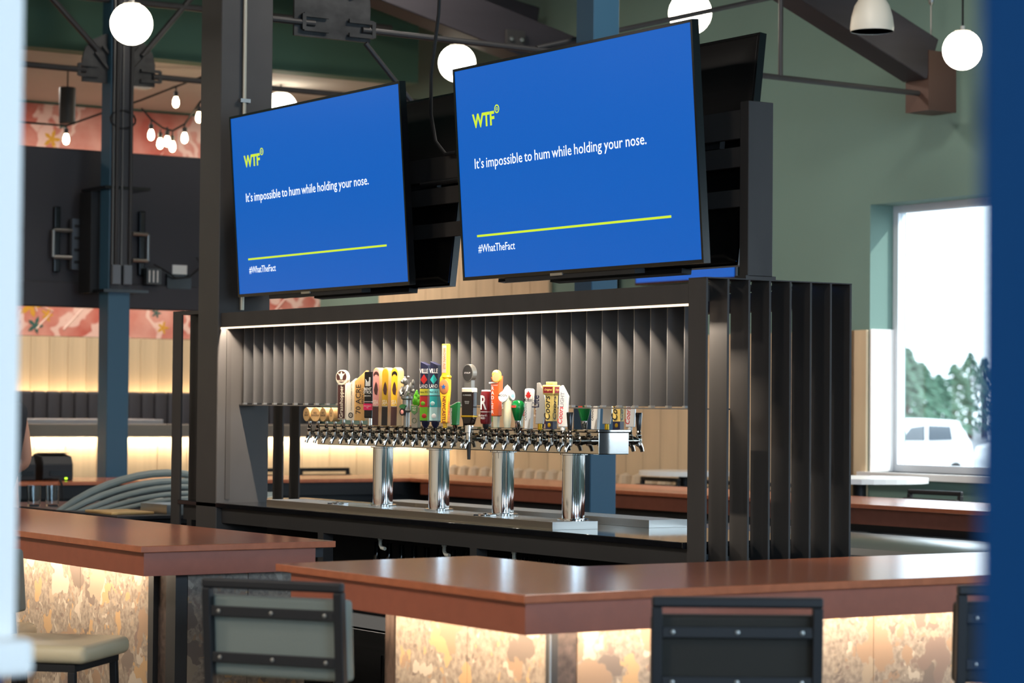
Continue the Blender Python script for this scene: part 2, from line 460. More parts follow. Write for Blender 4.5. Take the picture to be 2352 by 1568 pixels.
# ------------------------------------------------------------------ steel columns
def column(label, x0, y0, x1, y1, z1, m=COLUMN_M, conduit=None):
    t = thing('steel_column', label, 'column', ((x0 + x1) / 2, (y0 + y1) / 2, 0))
    MB().box(x0, y0, 0.012, x1, y1, z1).build('shaft', m, t, bevel=0.004, seg=1)
    MB().box(x0 - 0.03, y0 - 0.03, 0, x1 + 0.03, y1 + 0.03, 0.012).build('base_plate', m, t)
    return t
c1 = column('big dark steel column carrying the left end of the tap canopy', -10.462, 5.085, -10.245, 5.36, 5.55)
MB().tube([(-10.236, 5.205, 2.0), (-10.236, 5.205, 5.5)], 0.0105, 10).build('conduit', mat('galvanised_conduit', (190, 184, 168), 0.35, 0.7), c1, smooth=True)
for z in (2.99, 4.4): MB().box(-10.245, 5.18, z, -10.222, 5.232, z + 0.018).build('conduit_strap', ALU, c1)
MB().box(-10.247, 5.13, 1.10, -10.240, 5.155, 1.90).build('cover_strip', STEEL_DRK, c1)
c2 = column('slim blue-grey column rising behind the left leg of the bar, wall screen mounted on it', -14.74, 6.44, -14.59, 6.595, 5.5, mat('teal_blue_column', (44, 82, 104), 0.5))
for yy_ in (6.45, 6.55): MB().tube([(-14.568, yy_ + 0.03, 2.46), (-14.568, yy_ + 0.03, 4.4)], 0.012, 8).build('conduit', STEEL_BLK, c2, smooth=True)
MB().tube([(-14.57, 6.52 + 0.09 * math.cos(a * 0.5), 3.42 + 0.06 * math.sin(a * 0.5)) for a in range(14)], 0.007, 6).build('cable_loop', RUBBER, c2, smooth=True)
for yy_, zz in ((6.45, 2.33), (6.53, 2.33)): MB().box(-14.578, yy_, zz, -14.545, yy_ + 0.06, zz + 0.13).build('outlet_box', mat('dark_grey_box', (92, 98, 104), 0.5), c2, bevel=0.006)
MB().box(-14.592, 6.448, 2.30, -14.578, 6.587, 5.5).build('dark_channel_sheet', mat('dark_channel_steel', (48, 47, 50), 0.5), c2)  # dark channel sheet, also standing in for dimmer light on the upper shaft
for yy_ in (6.452, 6.515, 6.577): MB().box(-14.579, yy_, 2.46, -14.566, yy_ + 0.008, 5.4).build('channel_lip', mat('channel_steel', (96, 94, 92), 0.4, 0.5), c2)
c3 = column('teal-blue column between the taps and the far bar', -10.29, 7.17, -10.13, 7.335, 5.5, mat('teal_blue_column', (44, 82, 104), 0.5))  # one teal-blue base colour over the whole shaft

# ------------------------------------------------------------------ roof trusses
def rod(b, p, q, r=0.016): b.tube([p, q], r, 8)
def dplate(b, x, yc, zc, w, h):
    pts = [(x, yc - w / 2, zc), (x, yc + w / 2, zc), (x, yc + w / 2, zc + h * 0.45)]
    for k in range(1, 8):
        a = PI * k / 8; pts.append((x, yc + w / 2 * math.cos(a), zc + h * 0.45 + h * 0.55 * math.sin(a)))
    pts.append((x, yc - w / 2, zc + h * 0.45)); b.prism(pts, (0.014, 0, 0))
def truss(label, X, plate, rods, chord, shoe=None, clevis=()):
    t = thing('roof_truss', label, 'truss', (X, plate[0], 3.3))
    b = MB(); dplate(b, X, *plate); b.build('gusset_plate', WEATH, t)
    for p, q, r in rods: MB().tube([(X + 0.02, p[0], p[1]), (X + 0.02, q[0], q[1])], r, 10).build('tie_rod', STEEL_BLK, t, smooth=True)
    for y, z, a in clevis:
        b = MB(); d = Vector((0, math.cos(a), math.sin(a))); c = Vector((X + 0.03, y, z)); n = Vector((0, -math.sin(a), math.cos(a)))
        for s_ in (-1, 1): b.beam(c - d * 0.07 + n * 0.035 * s_, c + d * 0.07 + n * 0.035 * s_, 0.02, 0.012, (1, 0, 0))
        b.beam(c - d * 0.07 - n * 0.04, c - d * 0.07 + n * 0.04, 0.02, 0.014, (1, 0, 0)); b.build('clevis', WEATH, t)
    (ya, za), (yb, zb) = chord
    MB().beam((X, ya, za), (X, yb, zb), 0.20, 0.26).build('timber_chord', TIMBER, t, bevel=0.008)
    if shoe:
        ys, zs = shoe
        b = MB(); b.box(X - 0.09, ys - 0.10, zs - 0.24, X + 0.09, ys - 0.08, zs + 0.06).box(X + 0.09, ys - 0.10, zs - 0.24, X + 0.105, ys + 0.12, zs + 0.10).box(X - 0.09, ys - 0.10, zs - 0.25, X + 0.105, ys + 0.12, zs - 0.24)
        b.build('steel_shoe', mat('shoe_steel', (84, 62, 54), 0.5, 0.3), t)
    return t
truss('timber and steel rod truss ending in a steel shoe at the window wall', -10.4, (5.765, 3.365, 0.43, 0.44),
      [((5.42, 3.432), (5.66, 3.432), 0.016), ((5.93, 3.425), (9.74, 3.405), 0.016), ((8.634, 3.42), (8.634, 4.3), 0.014), ((6.98, 3.43), (8.62, 3.87), 0.014), ((5.95, 3.36), (6.45, 2.86), 0.013), ((5.90, 3.6), (6.5, 4.2), 0.016), ((5.68, 3.6), (5.1, 4.2), 0.016)],
      ((9.72, 3.60), (5.7, 5.15)), (9.78, 3.55), ((5.665, 3.435, 0), (5.92, 3.428, PI), (5.67, 3.66, PI - 0.8), (5.9, 3.66, 0.8)))
truss('far steel rod truss fixed to the slim column by a rounded gusset plate', -14.66, (6.52, 3.66, 0.52, 0.34),
      [((3.0, 3.745), (6.28, 3.735), 0.02), ((6.76, 3.73), (9.3, 3.72), 0.02), ((6.38, 3.86), (5.6, 4.6), 0.02), ((6.68, 3.86), (7.4, 4.72), 0.02), ((5.6, 4.21), (8.6, 4.23), 0.022)],
      ((9.8, 4.36), (3.0, 5.45)), None, ((6.30, 3.735, 0), (6.74, 3.73, PI), (6.42, 3.83, 2.3), (6.64, 3.84, 0.85)))
tb = thing('roof_beam', 'dark timber beam sloping across the dark roof above the tap canopy', 'beam', (-13.0, 8.6, 3.9))
MB().beam((-13.0, 9.95, 3.62), (-13.0, 5.8, 4.62), 0.22, 0.26).build('timber', TIMBER, tb, bevel=0.008)
MB().box(-12.885, 8.42, 3.86, -12.86, 8.56, 3.98).build('joint_plate', STEEL_BLK, tb)
for dy in (0.03, 0.11): MB().lathe([(0.0, 0), (0.014, 0), (0.014, 0.012), (0, 0.014)], 8, (-12.86, 8.42 + dy, 3.92), Matrix.Rotation(R(90), 3, 'Y')).build('bolt', ALU, tb)
hw = thing('hanger_wire', 'thin galvanised hanger wire with turnbuckle dropping to the truss shoe', 'wire', (-10.4, 9.74, 3.66))
MB().tube([(-10.34, 9.74, 3.74), (-10.34, 9.74, 5.58)], 0.006, 6).build('wire', ALU, hw)
MB().lathe([(0.004, 0), (0.016, 0.02), (0.016, 0.10), (0.004, 0.13)], 8, (-10.34, 9.74, 3.92)).build('turnbuckle', ALU, hw)
hk = thing('hanging_cable', 'black cable looping down from the roof behind the tap screens', 'cable', (-8.55, 5.25, 2.5))
MB().tube([(-8.55, 5.27, 3.6), (-8.56, 5.26, 3.2), (-8.60, 5.25, 2.95), (-8.60, 5.25, 2.78), (-8.56, 5.25, 2.66), (-8.48, 5.25, 2.60), (-8.40, 5.25, 2.60)], 0.008, 8).build('cord', RUBBER, hk, smooth=True)
MB().tube([(-8.55, 5.27, 3.6), (-8.56, 5.27, 5.58)], 0.008, 8).build('drop', RUBBER, hk, smooth=True)

# ------------------------------------------------------------------ globe pendants and other ceiling items
def globe(label, loc, r):
    t = thing('globe_pendant', label, 'pendant lamp', loc, 'lit globe pendants')
    prof = [(0.001, -r)] + [(r * math.cos(a), r * math.sin(a)) for a in [R(-75 + 12 * k) for k in range(12)]] + [(r * 0.42, r * 0.88), (r * 0.30, r * 0.90)]
    MB().lathe(prof, 28, caps=False).build('globe', GLOBE, t, local=True, smooth=True, ang=60)
    MB().lathe([(r * 0.42, r * 0.86), (r * 0.42, r * 0.95), (r * 0.12, r * 1.02), (r * 0.12, r * 1.2)], 20).build('cap', mat('white_metal_cap', (214, 208, 196), 0.4), t, local=True, smooth=True)
    top = 5.6 - loc[2] if loc[0] > -15.4 else 3.98 - loc[2]
    if top > r * 1.2 + 0.02: MB().tube([(0, 0, r * 1.15), (0, 0, top)], 0.006, 6).build('cord', RUBBER, t, local=True)
    return t
globe('lit globe pendant in front of the slim column at the upper left', (-12.875, 5.806, 3.766), 0.124)
globe('lit globe pendant glowing between the two tap screens', (-13.522, 8.456, 3.839), 0.125)
globe('lit globe pendant half hidden by the top right corner of the large screen', (-10.919, 8.407, 3.824), 0.125)
globe('lit globe pendant hanging beside the dark jamb at the upper right', (-9.84, 9.51, 3.58), 0.113)
globe('lit globe pendant cut off by the left tap screen under the low soffit', (-16.123, 8.508, 3.80), 0.125)
dp = thing('dome_pendant', 'unlit cream dome pendant hanging near the window wall', 'pendant lamp', (-9.743, 8.744, 3.60))
MB().lathe([(0.116, 0), (0.119, 0.02), (0.112, 0.08), (0.095, 0.14), (0.075, 0.172), (0.03, 0.18), (0.03, 0.2)], 28, caps=False).build('shade', mat('cream_enamel', (222, 214, 196), 0.45), dp, local=True, smooth=True)
MB().lathe([(0.001, 0.003), (0.116, 0.003)], 28).build('diffuser', mat('frosted_diffuser', (204, 214, 210), 0.6), dp, local=True)
MB().tube([(0, 0, 0.19), (0, 0, 1.98)], 0.006, 6).build('cord', RUBBER, dp, local=True)
sk = thing('pendant_speaker', 'black cylinder speaker hanging above the left string light', 'speaker', (-16.36, 6.88, 3.585))
MB().lathe([(0.0, 0), (0.055, 0), (0.06, 0.006), (0.06, 0.262), (0.055, 0.268), (0, 0.268)], 24).build('body', BLACK, sk, local=True, smooth=True)
MB().tube([(0, 0, 0.26), (0, 0, 0.395)], 0.006, 6).build('stem', RUBBER, sk, local=True)
ac = thing('ceiling_vent', 'small pale vent box under the soffit beside the slim column', 'vent', (-15.70, 7.14, 3.80))
MB().box(-0.06, -0.11, 0, 0.06, 0.09, 0.17).build('housing', WHITE, ac, local=True, bevel=0.01)
MB().box(-0.05, -0.09, -0.006, 0.05, 0.07, 0).build('grille', mat('vent_grey', (160, 166, 170), 0.5), ac, local=True)
pos = [(-16.184, 6.8, 3.458), (-15.846, 7.311, 3.494), (-15.811, 7.367, 3.432), (-15.783, 7.409, 3.448), (-15.762, 7.441, 3.411), (-15.713, 7.513, 3.474), (-15.743, 7.455, 3.731), (-15.653, 7.596, 3.623)]
slab = ['string light bulb hanging alone below the black speaker', 'lowest row string bulb nearest the slim column', 'string bulb second from the slim column in the cluster', 'string bulb in the middle of the cluster, set highest of the three', 'string bulb lowest in the cluster', 'string bulb at the right of the cluster', 'string bulb hanging highest, above the cluster', 'string bulb beside the big dark column edge']
sl = thing('string_light_cable', 'black string light cable sagging across the wallpaper', 'cable', (-15.9, 7.2, 3.6))
pts = [(-16.5, 6.0, 3.60), (-16.25, 6.5, 3.56), (-16.184, 6.8, 3.55), (-16.0, 7.05, 3.66), (-15.90, 7.25, 3.74), (-15.743, 7.455, 3.84), (-15.60, 7.75, 3.97)]
MB().tube(pts, 0.008, 6).build('main_cable', RUBBER, sl, smooth=True)
MB().tube([(-15.88, 7.25, 3.68), (-15.846, 7.311, 3.60), (-15.80, 7.38, 3.54), (-15.762, 7.441, 3.52), (-15.713, 7.513, 3.57), (-15.653, 7.596, 3.72), (-15.60, 7.7, 3.85)], 0.008, 6).build('branch_cable', RUBBER, sl, smooth=True)
for p, lb in zip(pos, slab):
    t = thing('string_bulb', lb, 'light bulb', p, 'string light bulbs')
    MB().lathe([(0.001, -0.045), (0.016, -0.038), (0.024, -0.018), (0.022, 0.008), (0.012, 0.034)], 12).build('bulb', BULB, t, local=True, smooth=True, ang=70)
    MB().lathe([(0.013, 0.033), (0.017, 0.036), (0.017, 0.07), (0.006, 0.076), (0.006, 0.10)], 10).build('socket', BLACK, t, local=True, smooth=True)

# ================================================================== TAP CANOPY ISLAND
XF0, XF1 = -10.772, -6.523       # outer ends
FY = [5.10 + 0.0935 * k for k in range(8)]
can = thing('tap_canopy', 'long black steel canopy frame of flat bars around the beer taps', 'canopy', ((XF0 + XF1) / 2, 5.43, 0))
fin = MB().box(0, 0, 0, 0.10, 0.0095, 2.0).mesh('end_bar', STEEL_DRK, bevel=0.001, seg=1)
_cl = wloc(can)
for k, y in enumerate(FY):
    for x in (XF0, XF1 - 0.1):
        if x == XF0 and 2 < k < 3: continue
        o = link('end_bar', fin, can, Vector((x, y, 0)) - _cl)
MB().box(XF1 - 0.1, 5.10, 2.0, XF1, FY[-1] + 0.0095, 2.004).build('end_cap_plate', STEEL_DRK, can)
MB().box(XF0, 5.10, 2.0, XF0 + 0.1, FY[-1] + 0.0095, 2.004).build('end_cap_plate', STEEL_DRK, can)
MB().box(XF0 + 0.1, 5.10, 1.985, -10.46, 5.16, 2.002).build('tie_plate', STEEL_DRK, can)
# front beam with recessed LED slot
bf = MB(); bx0, bx1 = -10.244, XF1 - 0.1
bf.box(bx0, 5.10, 1.915, bx1, 5.104, 1.983).box(bx0, 5.104, 1.94, bx1, 5.118, 1.983).box(bx0, 5.118, 1.925, bx1, 5.20, 1.983)
beam_o = bf.build('front_beam', STEEL_DRK, can)
MB().box(bx0, 5.0985, 1.9065, bx1, 5.1025, 1.9145).build('led_lens', LEDM, beam_o)
MB().box(bx0, FY[-1] - 0.09, 1.915, bx1, FY[-1] + 0.01, 1.983).build('rear_beam', STEEL_DRK, can)
lamp('led_strip_taps', 'AREA', ((bx0 + bx1) / 2, 5.1075, 1.937), 40, (1.0, 0.86, 0.70), (bx1 - bx0 - 0.02, 0.004), (0, 0, 0))
# hanging slats
sx0, sxs, NS = -10.21, 0.1008, 34
slat = MB().box(0, 0, 0, 0.004, 0.10, 0.43).mesh('slat', mat('slat_steel', (74, 72, 71), 0.55, 0.0, 0.3, noise=((4, 4, 4), 0.06)))
clip = MB().box(-0.004, -0.006, 0, 0.012, 0.012, 0.008).mesh('clip', ALU)
for k in range(NS + 1):
    x = sx0 + sxs * k
    if x > bx1 - 0.02: break
    link('slat', slat, can, Vector((x, 5.205, 1.556)) - _cl)
    link('clip', clip, can, Vector((x, 5.208, 1.551)) - _cl)
MB().box(-10.244, 5.20, 1.546, bx1, 5.305, 1.5505).build('bottom_rail', STEEL_DRK, can)
MB().box(-10.244, 5.20, 1.983, bx1, 5.62, 1.99).build('top_sheet', STEEL_BLK, can)
# counter
ct = thing('service_counter', 'black granite service counter under the beer taps', 'counter', (-8.65, 5.43, 0))
MB().box(XF0 + 0.105, 5.085, 1.062, XF1 - 0.105, 5.80, 1.085).build('countertop', COUNTER, ct, bevel=0.003)
MB().box(-10.66, 5.115, 0.99, -6.63, 5.165, 1.061).build('front_rail', STEEL_BLK, ct)
MB().box(-10.66, 5.72, 0.99, -6.63, 5.77, 1.061).build('rear_rail', STEEL_BLK, ct)
for x in (-10.62, -9.30, -8.05, -6.70):
    for y in (5.115, 5.72): MB().box(x, y, 0, x + 0.05, y + 0.05, 0.99).build('leg', STEEL_BLK, ct)
MB().box(-10.6, 5.5, 0.70, -6.7, 5.51, 0.99).build('rear_panel', BLACK, ct)
for k, (xa, xb) in enumerate(((-10.55, -9.35), (-9.22, -8.12), (-7.95, -6.76))):
    lb = ['stainless undercounter cooler below the left half of the taps', 'stainless undercounter cooler below the middle of the taps', 'stainless undercounter cooler below the right half of the taps'][k]
    t = thing('undercounter_cooler', lb, 'cooler', ((xa + xb) / 2, 5.35, 0), 'undercounter coolers')
    MB().box(xa, 5.17, 0.08, xb, 5.60, 0.655).build('body', BLACK, t)
    MB().box(xa, 5.14, 0.60, xb, 5.165, 0.655).build('top_rail', mat('satin_steel', (200, 200, 198), 0.4, 0.5), t)
    for j in range(2):
        w = (xb - xa) / 2; d = MB().box(xa + w * j + 0.006, 5.15, 0.09, xa + w * (j + 1) - 0.006, 5.168, 0.59).build('door', STAIN, t, bevel=0.003)
        MB().tube([(xa + w * j + w * 0.85, 5.13, 0.25), (xa + w * j + w * 0.85, 5.13, 0.5)], 0.008, 8).build('handle', CHROME, d, smooth=True)
    for j in (0, 1): MB().box(xa + 0.05 + j * (xb - xa - 0.15), 5.2, 0, xa + 0.1 + j * (xb - xa - 0.15), 5.55, 0.08).build('foot', BLACK, t)
for k in range(4):
    t = thing('hose_fitting', ['white hose elbow hanging under the counter nearest the left bar end', 'white hose elbow under the counter, second from the left', 'white hose elbow under the counter, third from the left', 'white hose elbow under the counter, rightmost'][k], 'pipe fitting', (-9.42 + 0.52 * k, 5.20, 0.975), 'white hose elbows under the counter')
    MB().tube([(0, 0, 0.015), (0, 0, -0.02), (0.012, 0, -0.032), (0.04, 0, -0.035)], 0.008, 8).build('elbow', mat('white_plastic', (222, 220, 206), 0.5), t, local=True, smooth=True)
    MB().lathe([(0.011, 0), (0.011, 0.012)], 8).build('collar', mat('white_plastic', (222, 220, 206), 0.5), t, local=True)
# bottles standing in the dark rack under the counter
bm_ = MB().lathe([(0.0, 0), (0.034, 0), (0.036, 0.01), (0.036, 0.17), (0.015, 0.22), (0.013, 0.29), (0.015, 0.295), (0, 0.295)], 12).mesh('bottle', mat('dark_bottle_glass', (16, 18, 16), 0.08), smooth=True)
for k in range(14):
    o = link('bottle', bm_, None, (-9.15 + 0.105 * k + (0.12 if k > 8 else 0), 5.33, 0.655)); tag(o, 'dark bottle standing in the shadow under the service counter', 'bottle', 'dark bottles under the counter')

# drip trays
def tray(label, x0, x1, y0, y1):
    t = thing('drip_tray', label, 'drip tray', ((x0 + x1) / 2, (y0 + y1) / 2, 1.0855))
    b = MB(); b.box(x0, y0, 1.0855, x1, y1, 1.089).box(x0, y0, 1.089, x1, y0 + 0.004, 1.115).box(x0, y1 - 0.004, 1.089, x1, y1, 1.115).box(x0, y0 + 0.004, 1.089, x0 + 0.004, y1 - 0.004, 1.115).box(x1 - 0.004, y0 + 0.004, 1.089, x1, y1 - 0.004, 1.115)
    b.build('pan', STAIN, t)
    g = MB(); n = int((x1 - x0) / 0.016)
    for k in range(n): g.box(x0 + 0.006 + 0.016 * k, y0 + 0.004, 1.1105, x0 + 0.015 + 0.016 * k, y1 - 0.004, 1.1145)
    o = g.build('grate', STAIN, t); o['kind'] = 'stuff'
    return t
tray('long stainless drip tray under the near row of taps', -9.827, -7.50, 5.135, 5.345)
tray('long stainless drip tray under the far row of taps', -9.60, -7.48, 5.575, 5.765)
# tap tower
tw = thing('tap_tower', 'polished steel beer tower box on four round columns', 'beer tower', (-8.4, 5.286, 1.0855))
MB().box(-9.50, 5.216, 1.374, -7.316, 5.356, 1.458).build('manifold_box', CHROME, tw, bevel=0.003)
MB().box(-9.505, 5.211, 1.458, -7.311, 5.361, 1.468).build('lid', CHROME, tw, bevel=0.002)
for x in (-9.03, -8.565, -8.075, -7.58):
    o = MB().lathe([(0.062, 1.1155), (0.062, 1.122), (0.044, 1.124), (0.044, 1.366), (0.055, 1.368), (0.055, 1.374)], 32, (x, 5.286, 0)).build('column', CHROME, tw, smooth=True)
for k, (x, y) in enumerate(((-9.22, 5.17), (-8.02, 5.165), (-8.06, 5.62))):
    t = thing('glass_rinser', ['small star shaped glass rinser lying at the left end of the near drip tray', 'small star shaped glass rinser by the third tower column', 'small star shaped glass rinser on the far drip tray'][k], 'glass rinser', (x, y, 1.1155), 'glass rinsers')
    for a in range(3):
        c = math.cos(a * PI / 3) * 0.045; s_ = math.sin(a * PI / 3) * 0.045
        MB().beam((-c, -s_, 0.004), (c, s_, 0.004), 0.007, 0.006).build('arm', CHROME, t, local=True)
    MB().lathe([(0.012, 0), (0.012, 0.008), (0.005, 0.012)], 12).build('hub', CHROME, t, local=True, smooth=True)

# ------------------------------------------------------------------ beer taps
NICK = mat('polished_nickel', (196, 190, 180), 0.12, 1.0)
_sh = MB().lathe([(0.0125, 0), (0.0125, 0.05), (0.0175, 0.052), (0.0175, 0.066), (0.012, 0.068), (0.012, 0.085)], 14, M=Matrix.Rotation(R(90), 3, 'X')).mesh('shank', NICK, smooth=True)
_bd = MB().lathe([(0.006, -0.022), (0.011, -0.018), (0.0125, -0.004), (0.0125, 0.008), (0.009, 0.012), (0.0115, 0.017), (0.0115, 0.022), (0.007, 0.026), (0.0095, 0.032), (0.006, 0.038)], 14, (0, -0.087, 0)).mesh('faucet_body', NICK, smooth=True)
_sp = MB().tube([(0, -0.085, -0.004), (0, -0.094, -0.016), (0, -0.101, -0.028), (0, -0.105, -0.041)], [0.0105, 0.0100, 0.0085, 0.0075], 12).mesh('spout', NICK, smooth=True)
def base_tap(label, X, far=False, cat='beer tap', reach=0.0):
    t = thing('beer_tap', label, cat, (X, 5.356 if far else 5.216, 1.425), 'beer taps on the far side' if far else 'beer taps on the near side', (0, 0, PI if far else 0))
    link('shank', _sh, t, (0, 0, 0)); link('faucet_body', _bd, t, (0, -reach, 0)); link('spout', _sp, t, (0, -reach, 0))
    if reach: MB().lathe([(0.011, 0.08), (0.011, 0.09 + reach)], 12, M=Matrix.Rotation(R(90), 3, 'X')).build('extension', NICK, t, local=True, smooth=True)
    return t
def H(t, name, mb, m, zb, th, reach=0.0, **kw):
    """handle mesh given with its base at local z=0; zb is the world height of that base, th the turn"""
    o = mb.build(name, m, t, local=True, **kw)
    o.location = (0, -0.087 - reach, zb - 1.425); o.rotation_euler = (0, 0, R(th))
    return o
def ferrule(t, zb, m=NICK, r=0.007, reach=0.0):
    MB().lathe([(0.006, 0.036), (r, 0.04), (r, zb - 1.425 + 0.002)], 12, (0, -0.087 - reach, 0)).build('ferrule', m, t, local=True, smooth=True)
def sub(o, name, mb, m, **kw): return mb.build(name, m, o, local=True, **kw)
def M_(n, c, r=0.4, **k): return mat('tap_' + n, c, r, **k)
CREAM = M_('cream', (240, 224, 196)); BRN = M_('brown', (72, 42, 38)); TAN = M_('tan_wood', (206, 156, 88), 0.5, noise=((30, 30, 6), 0.15)); INK = M_('ink', (28, 24, 22)); PINK = M_('pink_label', (220, 30, 86))
LWOOD = M_('light_wood', (214, 170, 112), 0.5, noise=((30, 30, 5), 0.12)); YEL = M_('yellow', (246, 190, 40)); ORG = M_('orange', (232, 96, 40)); REDD = M_('maroon', (116, 20, 26)); WHT = M_('white', (238, 234, 226)); GRN = M_('green', (10, 104, 46), 0.22); LIME = M_('lime', (112, 180, 30)); TEAL = M_('teal', (36, 160, 158)); SKYB = M_('sky_blue', (120, 164, 200)); REDB = M_('red', (196, 40, 36)); SILV = M_('silver', (190, 186, 180), 0.3, metal=0.7); GOLDM = M_('gold', (196, 156, 40), 0.3, metal=0.8); SALM = M_('salmon', (226, 152, 140)); MUST = M_('mustard', (206, 160, 36)); NAVYT = M_('navy', (28, 30, 56)); CRM2 = M_('straw', (236, 204, 116)); GUN = M_('pewter', (150, 148, 142), 0.35, metal=0.8); BEIG = M_('beige', (236, 226, 190))
def rbox(w, d, h, z0=0): return MB().box(-w / 2, -d / 2, z0, w / 2, d / 2, z0 + h)
TX = [-9.41 + 0.0762 * i for i in range(28)]

def h_disc(t, th, words):
    ferrule(t, 1.478)
    mb = MB().lathe([(0.030, -0.018), (0.031, -0.015), (0.031, 0.015), (0.030, 0.018)], 24, (0, 0, 0.031), Matrix.Rotation(R(90), 3, 'X'))
    o = H(t, 'handle', mb, LWOOD, 1.478, th, smooth=True)
    text(words, 0.012, o, (0, -0.0186, 0.034), FRONT, BRN, 0.01, line=0.9)
def h_crest(t):
    ferrule(t, 1.489)
    o = H(t, 'handle', rbox(0.044, 0.028, 0.17), CREAM, 1.489, 24, bevel=0.003)
    sub(o, 'label', MB().box(-0.021, -0.0152, 0.004, 0.017, -0.0138, 0.150), BRN)
    sub(o, 'crest', MB().prism([(0.032 * math.cos(a), -0.018, 0.182 + 0.033 * math.sin(a)) for a in [2 * PI * k / 20 for k in range(20)]], (0, 0.02, 0)), CREAM, bevel=0.002)
    sub(o, 'crest_panel', MB().prism([(0.027 * math.cos(a), -0.0188, 0.185 + 0.026 * math.sin(a)) for a in [2 * PI * k / 20 for k in range(20)]], (0, 0.0009, 0)), BRN)
    sub(o, 'crest_figure', MB().prism([(x, -0.0198, z) for x, z in ((-0.005, 0.174), (0.005, 0.174), (0.008, 0.187), (0.020, 0.201), (0.006, 0.197), (0.0, 0.208), (-0.006, 0.197), (-0.020, 0.201), (-0.008, 0.187))], (0, 0.001, 0)), CREAM)
    text('Grasshopper', 0.027, o, (0.007, -0.0156, 0.076), turned(FRONT, 90), CREAM, 0.01)
    text('BREWING', 0.011, o, (0.0, -0.0202, 0.163), FRONT, CREAM, 0.02)
def h_cream(t):
    ferrule(t, 1.486)
    w = 0.023
    o = H(t, 'handle', MB().prism([(-w, -0.013, 0), (w, -0.013, 0), (w, -0.013, 0.182), (-w, -0.013, 0.150)], (0, 0.026, 0)), CREAM, 1.486, 30, bevel=0.002)
    text('UNCOMMON CLIMBER BITTER ALE', 0.0085, o, (0.006, -0.0136, 0.108), turned(FRONT, 90), INK)
    b = MB(); b.lathe([(0.008, 0), (0.012, 0), (0.012, 0.001), (0.008, 0.001), (0.008, 0)], 20, (0, -0.0132, 0.022), Matrix.Rotation(R(90), 3, 'X'), caps=False); sub(o, 'emblem', b, INK)
    text('70', 0.009, o, (0, -0.0138, 0.019), FRONT, INK, 0.02)
def h_acre(t):
    ferrule(t, 1.485)
    o = H(t, 'handle', MB().prism([(-0.027, -0.013, 0), (0.025, -0.013, 0), (0.030, -0.013, 0.217), (-0.026, -0.013, 0.170)], (0, 0.026, 0)), TAN, 1.485, 34, bevel=0.002)
    text('70 ACRE', 0.034, o, (0.004, -0.0136, 0.092), turned(FRONT, 90), INK, 0.008)
    text('BREW CO', 0.015, o, (0.018, -0.0136, 0.105), turned(FRONT, 90), INK, 0.012)
def h_bent(t):
    ferrule(t, 1.497, r=0.010)
    o = H(t, 'handle', rbox(0.040, 0.034, 0.197, 0.004), BLACKG, 1.493, 24, bevel=0.004)
    sub(o, 'pink_band', MB().box(-0.0212, -0.0182, 0.038, 0.0212, 0.0182, 0.066), PINK)
    sub(o, 'silver_edge', MB().box(-0.0205, -0.0176, 0.072, 0.0205, 0.0176, 0.0755), SILV)
    sub(o, 'emblem', MB().prism([(-0.013, -0.0178, 0.140), (0.013, -0.0178, 0.140), (0.013, -0.0178, 0.178), (0.006, -0.0178, 0.178), (0.006, -0.0178, 0.164), (-0.002, -0.0178, 0.156), (-0.012, -0.0178, 0.170)], (0, 0.0006, 0)), M_('grey_print', (176, 176, 172)))
    text('BENT\nSTICK', 0.0165, o, (0, -0.0180, 0.123), FRONT, WHT, 0.01, line=0.85)
    text('BREWING', 0.0075, o, (0, -0.0180, 0.096), FRONT, WHT)
    text('STRAWBERRY\nALE', 0.0065, o, (0, -0.0186, 0.053), FRONT, WHT)
def h_sea(t, lab, top, bot, words):
    prof = [(-0.020, 0), (0.013, 0), (0.018, 0.225)] + [(0.018 - 0.018 * (1 - math.cos(a)), 0.225 + 0.022 * math.sin(a)) for a in [PI * k / 8 for k in range(1, 8)]] + [(-0.018, 0.225)]
    o = H(t, 'handle', MB().prism([(x, -0.022, z) for x, z in prof], (0, 0.044, 0)), LWOOD, 1.464, 24, bevel=0.003)
    lp = [(-0.0165, 0.045), (0.0125, 0.045), (0.016, 0.222)] + [(0.016 * math.cos(a), 0.222 + 0.018 * math.sin(a)) for a in [PI * k / 8 for k in range(1, 8)]] + [(-0.0162, 0.222)]
    sub(o, 'label', MB().prism([(x, -0.0228, z) for x, z in lp], (0, 0.0008, 0)), lab)
    sub(o, 'label_foot', MB().prism([(-0.018, -0.0229, 0.003), (0.0118, -0.0229, 0.003), (0.0135, -0.0229, 0.085), (-0.0165, -0.0229, 0.085)], (0, 0.0008, 0)), bot)
    sub(o, 'label_top', MB().prism([(x, -0.0232, z) for x, z in [(0.014 * math.cos(a), 0.215 + 0.016 * math.sin(a)) for a in [PI * k / 10 for k in range(11)]] + [(0.010 * math.cos(a), 0.208 + 0.010 * math.sin(a)) for a in [PI - PI * k / 10 for k in range(11)]]], (0, 0.0008, 0)), top)
    sub(o, 'figure', MB().prism([(-0.006, -0.0233, 0.135), (0.006, -0.0233, 0.130), (0.010, -0.0233, 0.155), (0.006, -0.0233, 0.176), (0.0, -0.0233, 0.188), (-0.006, -0.0233, 0.176), (-0.011, -0.0233, 0.152)], (0, 0.0008, 0)), BRN)
    text(words, 0.026, o, (-0.001, -0.0236, 0.092), FRONT, CREAM, 0.012, sx=0.62)
    text('CHANGE', 0.008, o, (-0.001, -0.0236, 0.082), FRONT, CREAM, 0.01, sx=0.8)
